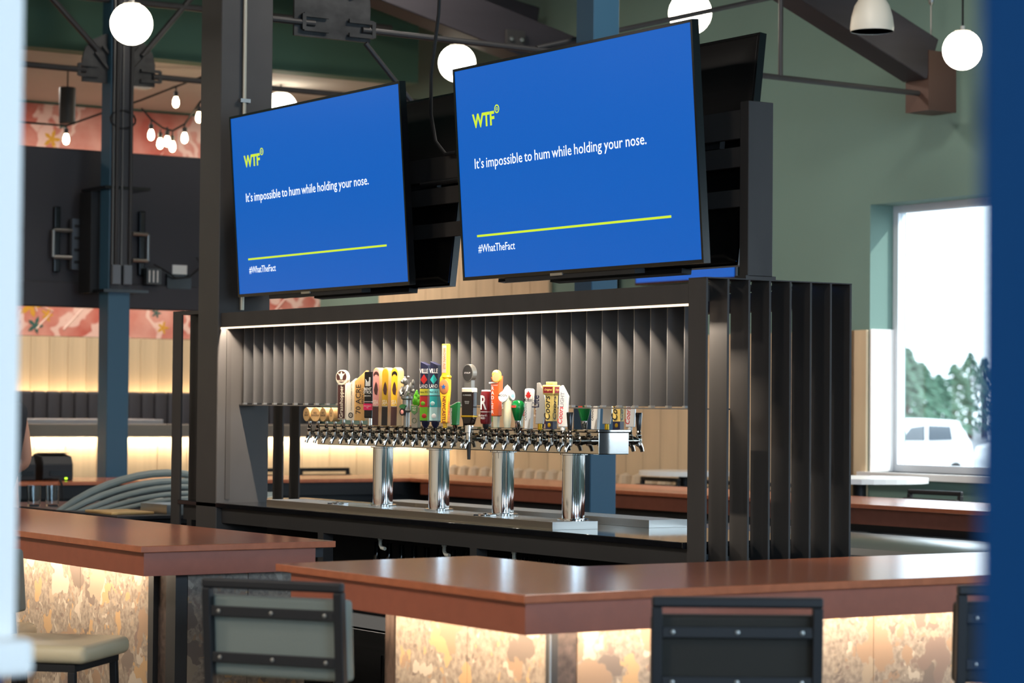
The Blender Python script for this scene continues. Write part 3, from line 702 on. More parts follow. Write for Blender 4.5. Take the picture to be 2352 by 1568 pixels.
def h_statue(t):
    o = H(t, 'handle', MB().lathe([(0.013, 0), (0.013, 0.06), (0.020, 0.068), (0.018, 0.075), (0.018, 0.112), (0.024, 0.118), (0.024, 0.128), (0.02, 0.132)], 16), GUN, 1.463, 15, smooth=True)
    b = MB(); b.ball((0, 0, 0.155), 0.021, 12, 8, (1, 0.9, 1.1)).ball((-0.004, -0.008, 0.190), 0.0135, 10, 8).ball((-0.010, -0.018, 0.187), 0.007, 8, 6).ball((0.006, 0.002, 0.207), 0.006, 8, 6).ball((-0.012, 0.0, 0.205), 0.005, 8, 6)
    b.ball((0.020, 0.006, 0.168), 0.012, 8, 6, (0.7, 1, 1.6)).ball((0.028, 0.008, 0.185), 0.008, 8, 6, (0.7, 1, 1.6)).ball((0.026, 0.01, 0.150), 0.009, 8, 6)
    for sx_ in (-1, 1): b.tube([(0.014 * sx_, -0.01, 0.165), (0.018 * sx_, -0.020, 0.148), (0.010 * sx_, -0.022, 0.134)], [0.007, 0.006, 0.005], 8).tube([(0.014 * sx_, -0.004, 0.142), (0.020 * sx_, -0.018, 0.140), (0.014 * sx_, -0.02, 0.13)], [0.008, 0.008, 0.006], 8)
    sub(o, 'figure', b, GUN, smooth=True)
    sub(o, 'green_badge', MB().prism([(0.018 * math.cos(a) * (1.15 if math.sin(a) > 0 else 0.6), -0.024, 0.082 + 0.012 * math.sin(a)) for a in [2 * PI * k / 16 for k in range(16)]], (0, 0.006, 0)), M_('badge_green', (52, 112, 62)))
    sub(o, 'round_badge', MB().lathe([(0.015, 0), (0.0155, 0.004), (0.001, 0.0045)], 18, (-0.002, -0.021, 0.062), Matrix.Rotation(R(90), 3, 'X')), INK)
    sub(o, 'badge_centre', MB().lathe([(0.009, 0), (0.001, 0.0008)], 14, (-0.002, -0.0256, 0.062), Matrix.Rotation(R(90), 3, 'X')), SALM)
def h_hop(t):
    o = H(t, 'handle', MB().prism([(-0.016, -0.012, 0), (0.016, -0.012, 0), (0.018, -0.012, 0.088), (-0.018, -0.012, 0.088)], (0, 0.024, 0)), M_('grey_wood', (166, 152, 132), 0.6), 1.46, 22, bevel=0.002)
    b = MB()
    for k, (x, z, s_) in enumerate(((0, 0.115, 0.017), (-0.009, 0.108, 0.012), (0.011, 0.106, 0.012), (0.002, 0.136, 0.012), (-0.006, 0.128, 0.010), (0.010, 0.126, 0.010), (0.003, 0.148, 0.007))): b.ball((x, 0, z), s_, 10, 7, (0.8, 0.6, 1.3))
    sub(o, 'hop_cone', b, M_('hop_green', (86, 170, 30)), smooth=True)
    sub(o, 'shield', MB().prism([(-0.018, -0.0145, 0.092), (0.018, -0.0145, 0.092), (0.016, -0.0145, 0.066), (0, -0.0145, 0.054), (-0.016, -0.0145, 0.066)], (0, 0.0025, 0)), M_('shield_green', (96, 140, 84)))
    text('HOP\nALE', 0.0105, o, (0, -0.015, 0.080), FRONT, CREAM, 0.01, line=0.9)
    sub(o, 'roundel', MB().lathe([(0.009, 0), (0.0115, 0), (0.0115, 0.001), (0.009, 0.001), (0.009, 0)], 18, (0, -0.0122, 0.030), Matrix.Rotation(R(90), 3, 'X'), caps=False), M_('roundel_green', (92, 108, 74)))
def h_ville(t, cA, cB, cC, words):
    MB().lathe([(0.006, 0.034), (0.016, 0.05), (0.018, 0.066)], 10, (0, -0.087, 0)).build('ferrule', NAVYT, t, local=True, smooth=True)
    o = H(t, 'handle', MB().prism([(-0.018, -0.016, 0), (0.018, -0.016, 0), (0.018, -0.016, 0.232), (-0.018, -0.016, 0.247)], (0, 0.032, 0)), NAVYT, 1.486, 26, bevel=0.002)
    f = -0.0166
    for z0, z1, m in ((0.005, 0.060, cB), (0.060, 0.105, cA), (0.108, 0.135, cC)):
        sub(o, 'label_band', MB().box(-0.0185, -0.0165, z0, 0.0185, 0.0165, z1), m)
    sub(o, 'diamond', MB().prism([(-0.017, f, 0.172), (0.0, f, 0.154), (0.017, f, 0.172), (0.0, f, 0.194)], (0, 0.0008, 0)), cA)
    sub(o, 'fruit', MB().ball((0.003, -0.0165, 0.024), 0.012, 10, 6, (1, 0.15, 0.8)), REDB if cB is LIME else WHT)
    sub(o, 'fruit', MB().ball((-0.004, -0.0165, 0.075), 0.011, 10, 6, (1, 0.15, 0.8)), cB)
    text('VILLE', 0.026, o, (0, f - 0.0004, 0.199), FRONT, WHT, 0.015, sx=0.68)
    text('LAND', 0.021, o, (0, f - 0.0004, 0.139), FRONT, WHT, 0.012, sx=0.72)
    text(words, 0.011, o, (0, f - 0.0008, 0.118), FRONT, INK, 0.012)
def h_newc(t):
    ferrule(t, 1.481, YEL, 0.009)
    o = H(t, 'handle', MB().prism([(-0.016, -0.013, 0), (0.014, -0.013, 0), (0.013, -0.013, 0.06), (0.018, -0.013, 0.11), (0.02, -0.013, 0.14), (0.02, -0.013, 0.175), (0.015, -0.013, 0.19), (0.015, -0.013, 0.322), (-0.013, -0.013, 0.322), (-0.013, -0.013, 0.195), (-0.021, -0.013, 0.185), (-0.024, -0.013, 0.15), (-0.02, -0.013, 0.11), (-0.014, -0.013, 0.08)], (0, 0.026, 0)), YEL, 1.481, 30, bevel=0.004)
    sub(o, 'medallion', MB().ball((0, -0.013, 0.148), 0.023, 16, 8, (1, 0.15, 1.35)), M_('medal_tan', (190, 120, 70)), smooth=True)
    star = []
    for k in range(10):
        a = PI / 2 + PI * k / 5; rr = 0.012 if k % 2 == 0 else 0.005; star.append((rr * math.cos(a), -0.0172, 0.148 + rr * math.sin(a)))
    sub(o, 'star', MB().prism(star, (0, 0.001, 0)), M_('star_blue', (30, 90, 160)))
    sub(o, 'shoulder', MB().ball((0.004, 0.0, 0.188), 0.021, 14, 8, (1.05, 0.8, 0.5)), YEL, smooth=True)
    sub(o, 'upper_label', MB().box(-0.010, -0.0138, 0.205, 0.009, -0.0130, 0.316), SALM)
    text('NEWCASTLE', 0.021, o, (-0.006, -0.0140, 0.055), turned(FRONT, -90), REDD, 0.02, sx=0.92)
    text('NEWCASTLE', 0.020, o, (0.0158, -0.006, 0.055), turned(SIDE, -90), ORG, 0.02, sx=0.92)
    text('BROWN ALE', 0.015, o, (-0.004, -0.0142, 0.262), turned(FRONT, -90), ORG, 0.01)
def h_wedge(t):
    MB().lathe([(0.007, 0.034), (0.012, 0.056)], 10, (0, -0.087, 0)).build('ferrule', CHROME, t, local=True, smooth=True)
    o = H(t, 'handle', MB().prism([(-0.013, -0.013, 0), (0.013, -0.013, 0), (0.018, -0.013, 0.094), (-0.018, -0.013, 0.076)], (0, 0.026, 0)), GRN, 1.474, 26, bevel=0.003)
    sub(o, 'top_label', MB().prism([(-0.015, -0.012, 0.0785), (0.015, -0.012, 0.0925), (0.015, 0.012, 0.0925), (-0.015, 0.012, 0.0785)], (0, 0, 0.0015)), WHT)
    sub(o, 'silver_strip', MB().box(-0.0145, -0.0138, 0.004, -0.0075, -0.0130, 0.070), SILV)
    text('LAGER', 0.014, o, (-0.009, -0.0142, 0.036), turned(FRONT, -90), GRN, 0.01)
def h_stout(t):
    rc = 0.03
    MB().lathe([(0.008, -0.02), (0.0125, -0.015), (0.0125, 0.02), (0.018, 0.022), (0.018, 0.05)], 12, (0, -0.087 - rc, 0)).build('valve', CHROME, t, local=True, smooth=True)
    MB().lathe([(0.0065, -0.085), (0.008, -0.045), (0.0095, -0.02)], 10, (0, -0.087 - rc, 0)).build('nozzle', BLACK, t, local=True, smooth=True)
    o = H(t, 'handle', MB().prism([(-0.016, -0.018, 0), (0.016, -0.018, 0), (0.026, -0.018, 0.03), (0.026, -0.018, 0.145), (-0.026, -0.018, 0.145), (-0.026, -0.018, 0.03)], (0, 0.036, 0)), M_('stout_black', (22, 14, 12), 0.12), 1.477, 26, reach=rc, bevel=0.005)
    sub(o, 'gold_band', MB().box(-0.0275, -0.0195, 0.030, 0.0275, 0.0195, 0.038), GOLDM, bevel=0.002)
    sub(o, 'cream_head', MB().box(-0.0265, -0.0185, 0.128, 0.0265, 0.0185, 0.147), CREAM, bevel=0.004)
    sub(o, 'neck', MB().box(-0.016, -0.013, 0.146, 0.016, 0.013, 0.18), GUN)
    sub(o, 'badge', MB().prism([(0.0255 * math.cos(a), -0.016, 0.205 + 0.036 * math.sin(a)) for a in [2 * PI * k / 24 for k in range(24)]], (0, 0.032, 0)), GUN, bevel=0.002)
    sub(o, 'badge_face', MB().prism([(0.022 * math.cos(a), -0.0168, 0.205 + 0.032 * math.sin(a)) for a in [2 * PI * k / 24 for k in range(24)]], (0, 0.001, 0)), M_('badge_dark', (70, 68, 66), 0.4, metal=0.5))
    text('STOUT', 0.009, o, (0, -0.0172, 0.203), FRONT, WHT, 0.01)
    text('GUINNESS', 0.0085, o, (0, -0.0186, 0.115), FRONT, M_('grey_print', (176, 176, 172)))
    text('SERVED\nCOLD', 0.0065, o, (0, -0.0186, 0.090), FRONT, M_('grey_print', (176, 176, 172)))
def h_glass(t):
    ferrule(t, 1.487)
    o = H(t, 'handle', MB().lathe([(0.011, 0), (0.0165, 0.07)], 14), M_('lime_glass', (140, 180, 40), 0.15), 1.487, 0, smooth=True)
    sub(o, 'foam', MB().lathe([(0.0165, 0.0705), (0.0168, 0.076), (0.001, 0.078)], 14), WHT, smooth=True)
    sub(o, 'pale_stripe', MB().lathe([(0.0142, 0.035), (0.0155, 0.05)], 14, caps=False), LIME)
def h_can(t):
    MB().lathe([(0.006, 0.034), (0.013, 0.046), (0.014, 0.058)], 10, (0, -0.087, 0)).build('ferrule', BLACK, t, local=True, smooth=True)
    o = H(t, 'handle', MB().lathe([(0.020, 0), (0.0225, 0.008), (0.0225, 0.116), (0.019, 0.128)], 20), REDD, 1.482, 26, smooth=True)
    sub(o, 'lid', MB().lathe([(0.019, 0.1285), (0.0175, 0.134), (0.001, 0.1345)], 18), WHT, smooth=True)
    sub(o, 'white_line', MB().lathe([(0.0229, 0.046), (0.0229, 0.049)], 20, caps=False), WHT)
    text('R', 0.078, o, (0, -0.0235, 0.058), FRONT, WHT, 0.02, sx=0.62)
    text("Rickard's\nRED", 0.011, o, (0, -0.0235, 0.030), FRONT, WHT)
def h_radler(t):
    o = H(t, 'handle', MB().lathe([(0.013, 0), (0.015, 0.045)], 4, M=Matrix.Rotation(R(45), 3, 'Z')), BEIG, 1.468, 24, bevel=0.002)
    b = MB(); b.prism([(-0.016, -0.015, 0.045), (0.016, -0.015, 0.045), (0.021, -0.015, 0.205), (0.012, -0.015, 0.178), (-0.019, -0.015, 0.174)], (0, 0.03, 0))
    sub(o, 'body', b, ORG, bevel=0.003)
    sub(o, 'rim', MB().prism([(-0.026, -0.019, 0.171), (0.015, -0.019, 0.175), (0.015, -0.019, 0.181), (-0.026, -0.019, 0.178)], (0, 0.038, 0)), WHT, bevel=0.002)
    sub(o, 'grapefruit_half', MB().lathe([(0.0, 0.002), (0.017, 0.002), (0.020, 0), (0.019, -0.012), (0.0, -0.014)], 18, (0.008, -0.017, 0.196), Matrix.Rotation(R(80), 3, 'X')), M_('rind', (244, 182, 70)), smooth=True)
    sub(o, 'grapefruit_flesh', MB().lathe([(0.001, 0.0005), (0.0165, 0)], 18, (0.008, -0.0196, 0.1965), Matrix.Rotation(R(80), 3, 'X')), M_('flesh', (238, 140, 96)))
    sub(o, 'grapefruit', MB().ball((-0.002, 0.002, 0.208), 0.019, 14, 8), M_('rind', (244, 182, 70)), smooth=True)
    sub(o, 'wedge', MB().prism([(-0.018, -0.014, 0.198), (-0.004, -0.014, 0.184), (-0.014, -0.014, 0.180)], (0, 0.01, 0)), M_('wedge_red', (216, 74, 50)))
    text('R\nA\nD\nL\nE\nR', 0.0195, o, (-0.008, -0.0176, 0.148), FRONT, WHT, 0.016, line=0.95)
    text('RADLER', 0.018, o, (0.0235, 0.0, 0.105), turned(SIDE, -90), WHT, 0.01)
    text('GRAPEFRUIT', 0.006, o, (0, -0.0176, 0.164), FRONT, WHT)
def h_moon(t):
    o = H(t, 'handle', MB().lathe([(0.012, 0), (0.016, 0.03), (0.0145, 0.07), (0.016, 0.09), (0.021, 0.115), (0.02, 0.14), (0.010, 0.158), (0.001, 0.166)], 16), BEIG, 1.469, 26, smooth=True)
    sub(o, 'roundel', MB().lathe([(0.021, 0), (0.021, 0.006), (0.001, 0.007)], 20, (-0.006, -0.017, 0.12), Matrix.Rotation(R(80), 3, 'X')), WHT, smooth=True)
    sub(o, 'roundel_blue', MB().ball((-0.006, -0.0235, 0.110), 0.014, 14, 6, (1, 0.1, 0.75)), M_('moon_blue', (92, 132, 172)))
    sub(o, 'roundel', MB().lathe([(0.019, 0), (0.019, 0.006), (0.001, 0.007)], 20, (0.018, 0.0, 0.126), Matrix.Rotation(R(90), 3, 'Z') @ Matrix.Rotation(R(80), 3, 'X')), WHT, smooth=True)
    sub(o, 'roundel_blue', MB().ball((0.025, 0.0, 0.120), 0.014, 14, 6, (0.1, 1, 0.9)), SKYB)
    text('MOON', 0.013, o, (-0.006, -0.0262, 0.121), FRONT, INK, 0.02)
def h_bulb(t):
    MB().lathe([(0.006, 0.034), (0.011, 0.046), (0.013, 0.072)], 12, (0, -0.087, 0)).build('ferrule', CHROME, t, local=True, smooth=True)
    o = H(t, 'handle', MB().lathe([(0.011, 0), (0.018, 0.02), (0.026, 0.05), (0.026, 0.068), (0.018, 0.08), (0.001, 0.084)], 18), GRN, 1.493, 26, smooth=True)
    sub(o, 'red_label', MB().box(-0.013, -0.0275, 0.054, 0.006, -0.0235, 0.063), M_('label_red', (196, 70, 56)))
def h_canad(t):
    ferrule(t, 1.465)
    o = H(t, 'handle', MB().prism([(-0.014, -0.012, 0), (0.013, -0.012, 0), (0.019, -0.012, 0.150), (0.014, -0.012, 0.156), (-0.010, -0.012, 0.156), (-0.014, -0.012, 0.150)], (0, 0.024, 0)), WHT, 1.465, 26, bevel=0.003)
    leaf = [(0, 0.020), (0.004, 0.012), (0.010, 0.013), (0.008, 0.006), (0.016, 0.002), (0.006, -0.008), (0.001, -0.007), (0.001, -0.016), (-0.001, -0.016), (-0.001, -0.007), (-0.006, -0.008), (-0.016, 0.002), (-0.008, 0.006), (-0.010, 0.013), (-0.004, 0.012)]
    sub(o, 'maple_leaf', MB().prism([(0.004 + x * 0.8, -0.0128, 0.128 + z) for x, z in leaf], (0, 0.0008, 0)), REDB)
    text('Molson', 0.021, o, (0.002, -0.0136, 0.106), FRONT, INK, 0.012, shear=0.2, sx=0.62)
    text('CANADIAN', 0.0125, o, (-0.003, -0.0126, 0.066), turned(FRONT, 90), INK, 0.008)
    sub(o, 'silver_curve', MB().prism([(0.0, -0.0126, 0.002), (0.012, -0.0126, 0.002), (0.014, -0.0126, 0.045), (0.007, -0.0126, 0.035)], (0, 0.0006, 0)), SILV)
def h_lite(t):
    ferrule(t, 1.486, GOLDM, 0.009)
    o = H(t, 'handle', MB().prism([(-0.016, -0.009, 0), (0.014, -0.009, 0), (0.021, -0.009, 0.045), (0.022, -0.009, 0.085), (0.014, -0.009, 0.130), (-0.002, -0.009, 0.158), (-0.012, -0.009, 0.156), (-0.014, -0.009, 0.05)], (0, 0.018, 0)), SILV, 1.486, 40, bevel=0.002)
    text('Lite', 0.040, o, (-0.002, -0.0096, 0.085), turned(FRONT, 90), NAVYT, 0.015, sx=0.8)
def h_coors(t):
    o = H(t, 'handle', MB().prism([(-0.016, -0.016, 0), (0.016, -0.016, 0), (0.016, -0.016, 0.03), (-0.016, -0.016, 0.03)], (0, 0.032, 0)), NAVYT, 1.467, 26)
    b = MB(); b.lathe([(0.0226, 0.030), (0.0255, 0.128)], 4, M=Matrix.Rotation(R(45), 3, 'Z')); sub(o, 'body', b, CRM2, bevel=0.001)
    sub(o, 'head', MB().lathe([(0.027, 0.128), (0.034, 0.134), (0.036, 0.164), (0.033, 0.167)], 4, M=Matrix.Rotation(R(45), 3, 'Z')), CRM2, bevel=0.001)
    sub(o, 'head_panel', MB().box(-0.020, -0.0268, 0.137, 0.020, -0.0245, 0.160), REDD)
    sub(o, 'head_panel', MB().box(0.0245, -0.020, 0.137, 0.0268, 0.020, 0.160), REDD)
    sub(o, 'cap', rbox(0.032, 0.032, 0.012, 0.1675), CRM2, bevel=0.002)
    sub(o, 'crest', MB().ball((0, -0.0162, 0.015), 0.009, 8, 6, (0.8, 0.12, 1)), GOLDM)
    text('Original', 0.0105, o, (0, -0.0272, 0.146), FRONT, CRM2, 0.015, shear=0.3)
    text('Original', 0.0105, o, (0.0272, 0, 0.146), SIDE, CRM2, 0.015, shear=0.3)
    text('Coors', 0.036, o, (0.004, -0.0185, 0.078), turned(FRONT, 90), INK, 0.015, shear=0.25)
    text('Coors', 0.036, o, (0.0185, 0.004, 0.078), turned(SIDE, 90), INK, 0.015, shear=0.25)
def h_light(t):
    ferrule(t, 1.476, WHT, 0.009)
    o = H(t, 'handle', MB().prism([(-0.015, -0.010, 0), (0.018, -0.010, 0.0), (0.024, -0.010, 0.115), (0.000, -0.010, 0.158), (-0.012, -0.010, 0.150)], (0, 0.020, 0)), M_('white_silver', (216, 214, 210), 0.3, metal=0.3), 1.476, 40, bevel=0.002)
    text('Coors', 0.026, o, (0.002, -0.0106, 0.042), turned(FRONT, 86), REDB, 0.012, shear=0.25)
    text('LIGHT', 0.020, o, (0.007, -0.0106, 0.102), turned(FRONT, 86), M_('grey_print2', (120, 120, 124)), 0.008)
def h_black(t, reach=0.0):
    ferrule(t, 1.47, CHROME, 0.008, reach)
    H(t, 'handle', MB().lathe([(0.008, 0), (0.0135, 0.062), (0.012, 0.066)], 14), BLACKG, 1.466, 0, reach=reach, smooth=True)

SPEC = [
 ('round wooden disc handle tap, leftmost of the four', lambda t: h_disc(t, 0, 'RED\nBREW')),
 ('round wooden disc handle tap turned most towards the viewer, second of the four', lambda t: h_disc(t, 16, 'RED\nSANGRIA')),
 ('round wooden disc handle tap, third of the four', lambda t: h_disc(t, 0, 'KITS\nGINGER')),
 ('round wooden disc handle tap next to the brown crest handle', lambda t: h_disc(t, -8, 'BIG\nALE')),
 ('beer tap with brown and cream handle topped by a round crest', h_crest),
 ('beer tap with slim cream handle and small black ring emblem', h_cream),
 ('beer tap with slant-topped tan wooden handle reading 70 ACRE', h_acre),
 ('beer tap with glossy black handle and bright pink band', h_bent),
 ('beer tap with round-topped wooden handle and pink label', lambda t: h_sea(t, SALM, BRN, BRN, 'SEA')),
 ('beer tap with round-topped wooden handle and black and mustard label', lambda t: h_sea(t, MUST, MUST, INK, 'SEA')),
 ('beer tap with round-topped wooden handle and all yellow label with a standing figure', lambda t: h_sea(t, YEL, INK, BRN, 'SEA')),
 ('beer tap with pewter crouching statue handle and green badge', h_statue),
 ('beer tap with grey wood handle topped by a green hop cone', h_hop),
 ('beer tap with navy, red and lime printed handle', lambda t: h_ville(t, REDB, LIME, M_('label_yellow', (220, 208, 60)), 'Hana IPA')),
 ('beer tap with navy and teal printed handle', lambda t: h_ville(t, TEAL, M_('pale_teal', (170, 206, 200)), M_('aqua', (120, 206, 206)), 'PALE ALE')),
 ('tallest beer tap, yellow bottle shaped handle reading NEWCASTLE', h_newc),
 ('beer tap with short green wedge handle left of the stout handle', h_wedge),
 ('beer tap with small plain black handle hidden behind the black pint handle', lambda t: h_black(t)),
 ('beer tap with black pint handle and round pewter badge, long black nozzle', h_stout),
 ('beer tap with maroon can handle and big white R', h_can),
 ('beer tap with orange handle reading RADLER topped by grapefruit', h_radler),
 ('beer tap with cream handle and blue moon roundels', h_moon),
 ('beer tap with rounded glossy green handle on the near row', h_bulb),
 ('beer tap with white handle and red maple leaf on the near row', h_canad),
 ('beer tap with silver blade handle reading Lite on the near row', h_lite),
 ('beer tap with straw coloured square handle reading Coors under a maroon head', h_coors),
 ('beer tap with white slanted handle reading Coors LIGHT on the near row', h_light),
 ('beer tap with plain black handle at the right end of the near row', lambda t: h_black(t, 0.02)),
]
for i, (lb, fn) in enumerate(SPEC):
    t = base_tap(lb, TX[i], reach={18: 0.03, 27: 0.02}.get(i, 0.0)); fn(t)
FAR = {13: ('far side tap with small lime green glass handle between the pint and can handles', h_glass), 16: ('far side tap with orange handle, a sliver beside the cream handle', h_radler), 18: ('far side tap with maroon can handle behind the white maple leaf handle', h_can),
 22: ('far side tap with rounded green handle, cut by the slats', h_bulb), 23: ('far side tap with white maple leaf handle, cut by the slats', h_canad),
 24: ('far side tap with silver blade handle, cut by the slats', h_lite), 25: ('far side tap with straw coloured Coors handle, cut by the slats', h_coors), 26: ('far side tap with red lettered Coors LIGHT handle, cut by the slats', h_light), 27: ('far side tap with plain black handle at the right end of the tower', h_black)}
for i, (lb, fn) in FAR.items():
    t = base_tap(lb, TX[i] - (0.02 if i == 27 else 0.0), True); fn(t)
    for ch in t.children:
        if ch.name.startswith('handle'): ch.rotation_euler.z += PI      # printed on both sides; the printed face turned to the bar

# ------------------------------------------------------------------ screens over the taps
SCRB = mat('screen_blue', (2, 20, 50), 0.25, emit=((0, 98, 200), 0.47), spec=0.4)
SCR_Y = mat('screen_yellow_green', (60, 70, 10), 0.3, emit=((190, 216, 44), 0.66))
SCR_W = mat('screen_white', (90, 90, 90), 0.3, emit=((232, 240, 246), 0.72))
def screen(label, loc, rot, words=True, group='television screens over the taps'):
    W_, H_ = 1.56, 0.845
    t = thing('television', label, 'television', loc, group, rot)
    b = MB(); bz = 0.011
    b.box(0, 0, 0, W_, 0.03, 0.014).box(0, 0, H_ - bz, W_, 0.03, H_).box(0, 0, 0.014, bz, 0.03, H_ - bz).box(W_ - bz, 0, 0.014, W_, 0.03, H_ - bz)
    b.build('bezel', BLACKG, t, local=True)
    sc = MB().box(bz, 0.003, 0.014, W_ - bz, 0.028, H_ - bz).build('screen', SCRB, t, local=True)
    bk = MB()
    bk.add([(0.002, 0.03, 0.002), (W_ - 0.002, 0.03, 0.002), (W_ - 0.002, 0.03, H_ - 0.002), (0.002, 0.03, H_ - 0.002), (0.05, 0.062, 0.03), (W_ - 0.05, 0.062, 0.03), (W_ - 0.10, 0.050, H_ - 0.10), (0.10, 0.050, H_ - 0.10)],
           [(0, 3, 2, 1), (4, 5, 6, 7), (0, 1, 5, 4), (1, 2, 6, 5), (2, 3, 7, 6), (3, 0, 4, 7)])
    bk.build('back_shell', mat('brushed_black_plastic', (30, 27, 25), 0.32, 0.3, noise=((1, 1, 120), 0.2)), t, local=True, bevel=0.012, seg=3)
    MB().box(0.1, 0.0625, 0.42, W_ - 0.1, 0.085, 0.47).build('mount_rail', STEEL_BLK, t, local=True)
    MB().box(0.30, 0.005, -0.018, 1.15, 0.05, 0.0).build('lower_bracket', BLACK, t, local=True)
    MB().box(0.62, -0.002, -0.006, 0.70, 0.004, 0.004).build('sensor', ALU, t, local=True)
    if words:
        y = 0.0022
        text('WTF', 0.0735, sc, (0.128, y, 0.60), FRONT, SCR_Y, 0.035, 'LEFT', sx=1.0, name='logo')
        ring = MB().lathe([(0.012, 0), (0.017, 0), (0.017, 0.0008), (0.012, 0.0008), (0.012, 0)], 20, (0.304, y + 0.0008, 0.658), Matrix.Rotation(R(90), 3, 'X'), caps=False)
        ring.lathe([(0.004, 0), (0.0062, 0), (0.0062, 0.0008), (0.004, 0.0008), (0.004, 0)], 12, (0.304, y + 0.0008, 0.658), Matrix.Rotation(R(90), 3, 'X'), caps=False)
        ring.build('logo_mark', SCR_Y, sc, local=True)
        words_ = "It\u2019s impossible to hum while holding your nose.".split(); obs = []; xx = 0.0
        for wd in words_:
            o = text(wd, 0.0575, sc, (0, y, 0.438), FRONT, SCR_W, 0.004, 'LEFT', name='headline_word')
            obs.append((o, xx)); xx += max(v.co.x for v in o.data.vertices) + 0.0135
        k_ = 1.140 / (xx - 0.0135)
        for o, x_ in obs: o.location.x = 0.122 + x_ * k_; o.scale.x = k_
        MB().box(0.118, y - 0.0006, 0.168, 1.385, y + 0.0006, 0.1765).build('rule', SCR_Y, sc, local=True)
        tt = text('#WhatTheFact', 0.044, sc, (0.122, y, 0.108), FRONT, SCR_W, 0.004, 'LEFT', name='hashtag')
        w = max(v.co.x for v in tt.data.vertices); tt.scale.x = 0.262 / w
    return t
TL = math.atan2(0.06, 0.853)
screen('left blue television over the taps reading WTF', (-10.08, 5.106, 2.052), (TL, 0, 0))
screen('right blue television over the taps reading WTF, nearer and larger in view', (-8.105, 5.106, 2.052), (TL, 0, 0))
screen('rear-facing television behind the right screen, its black back showing at the right', (-6.655, 5.375, 2.056), (R(6.5), 0, PI), False)
screen('rear-facing television between the two blue screens, its black back showing', (-8.59, 5.375, 2.056), (R(6.5), 0, PI), False)
st = thing('screen_support', 'dark steel post and rails carrying the screens above the canopy', 'support frame', (-6.55, 5.35, 2.004))
MB().box(-6.572, 5.284, 2.012, -6.523, 5.395, 2.628).build('post', STEEL_DRK, st, bevel=0.002, seg=1)
MB().box(-6.585, 5.275, 2.004, -6.523, 5.41, 2.016).build('foot_plate', STEEL_DRK, st)
for z0, z1 in ((2.40, 2.47), (2.26, 2.32), (2.50, 2.60)):
    MB().box(-10.245, 5.284, z0, -6.572, 5.306, z1).build('rail', STEEL_DRK, st)
MB().tube([(-8.7, 5.27, 2.49), (-7.9, 5.27, 2.49)], 0.012, 10).build('spindle', WEATH, st, smooth=True)

# ================================================================== THE BAR RING
HB = 1.07
def slab_poly(t, pts, name='bar_top', m=BARTOP):
    return MB().prism([(x, y, HB - 0.022) for x, y in pts], (0, 0, 0.022)).build(name, m, t, bevel=0.002)
def panels_x(t, xs, y, z0, z1, th=0.015):
    for a, b in zip(xs[:-1], xs[1:]): MB().box(a + 0.0012, y, z0, b - 0.0012, y + th, z1).build('stone_panel', STONE, t)
def panels_y(t, ys, x, z0, z1, th=0.015):
    for a, b in zip(ys[:-1], ys[1:]): MB().box(x - th, a + 0.0012, z0, x, b - 0.0012, z1).build('stone_panel', STONE, t)
ZA = 0.966
# left bar
lb = thing('bar_counter', 'copper brown bar counter at the left with lit stone front and open end', 'bar counter', (-10.5, 3.8, 0))
slab_poly(lb, [(-13.70, 3.415), (-7.44, 3.415), (-7.44, 4.165), (-13.70, 4.165)])
MB().box(-13.70, 3.44, ZA, -7.47, 3.475, HB - 0.022).build('front_apron', APRON, lb)
MB().box(-7.505, 3.475, ZA, -7.47, 4.10, HB - 0.022).build('end_apron', APRON, lb)
MB().box(-13.70, 3.475, HB - 0.06, -7.505, 4.15, HB - 0.0225).build('sub_top', BLACK, lb)
MB().box(-13.70, 3.635, 0, -7.56, 4.10, HB - 0.061).build('carcass', BLACK, lb)
panels_x(lb, [-13.0, -12.34, -11.68, -11.02, -10.36, -9.70, -9.04, -8.40, -7.79], 3.61, 0.02, HB - 0.07)
MB().box(-7.788, 3.605, 0, -7.745, 3.635, HB - 0.07).build('corner_post', STEEL_BLK, lb)
MB().box(-7.745, 3.625, 0, -7.655, 3.637, HB - 0.07).build('corner_strip', STONED, lb)
MB().box(-7.655, 3.615, 0, -7.62, 3.637, HB - 0.07).build('corner_post', STEEL_BLK, lb)
MB().box(-7.62, 3.595, 0, -7.545, 3.64, HB - 0.07).build('corner_post', STEEL_BLK, lb)
for a, b in ((3.642, 3.872), (3.875, 4.10)): MB().box(-7.56, a, 0.02, -7.545, b, HB - 0.07).build('stone_panel', STONE, lb)
lamp('led_strip_left_bar', 'AREA', (-10.4, 3.50, 1.005), 22, WARM, (5.2, 0.012), (R(24), 0, 0))
# front bar with right leg
fb = thing('bar_counter', 'copper brown corner bar counter in the foreground with lit stone front', 'bar counter', (-5.6, 4.2, 0))
slab_poly(fb, [(-6.463, 3.41), (-5.104, 3.41), (-5.104, 8.97), (-5.94, 8.97), (-5.945, 4.17), (-6.52, 4.17)])
MB().box(-6.40, 3.43, ZA - 0.002, -5.13, 3.465, HB - 0.022).build('front_apron', APRON, fb)
MB().box(-5.165, 3.465, ZA - 0.002, -5.13, 8.90, HB - 0.022).build('side_apron', APRON, fb)
MB().box(-6.40, 3.465, ZA - 0.002, -6.37, 4.10, HB - 0.022).build('end_apron', APRON, fb)
MB().box(-6.37, 3.465, HB - 0.06, -5.165, 4.15, HB - 0.0225).box(-5.92, 4.15, HB - 0.06, -5.165, 8.9, HB - 0.0225).build('sub_top', BLACK, fb)
MB().box(-6.10, 3.635, 0, -5.34, 4.10, HB - 0.061).box(-5.85, 4.10, 0, -5.34, 8.9, HB - 0.061).build('carcass', BLACK, fb)
panels_x(fb, [-6.084, -5.69, -5.298], 3.61, 0.02, HB - 0.07)
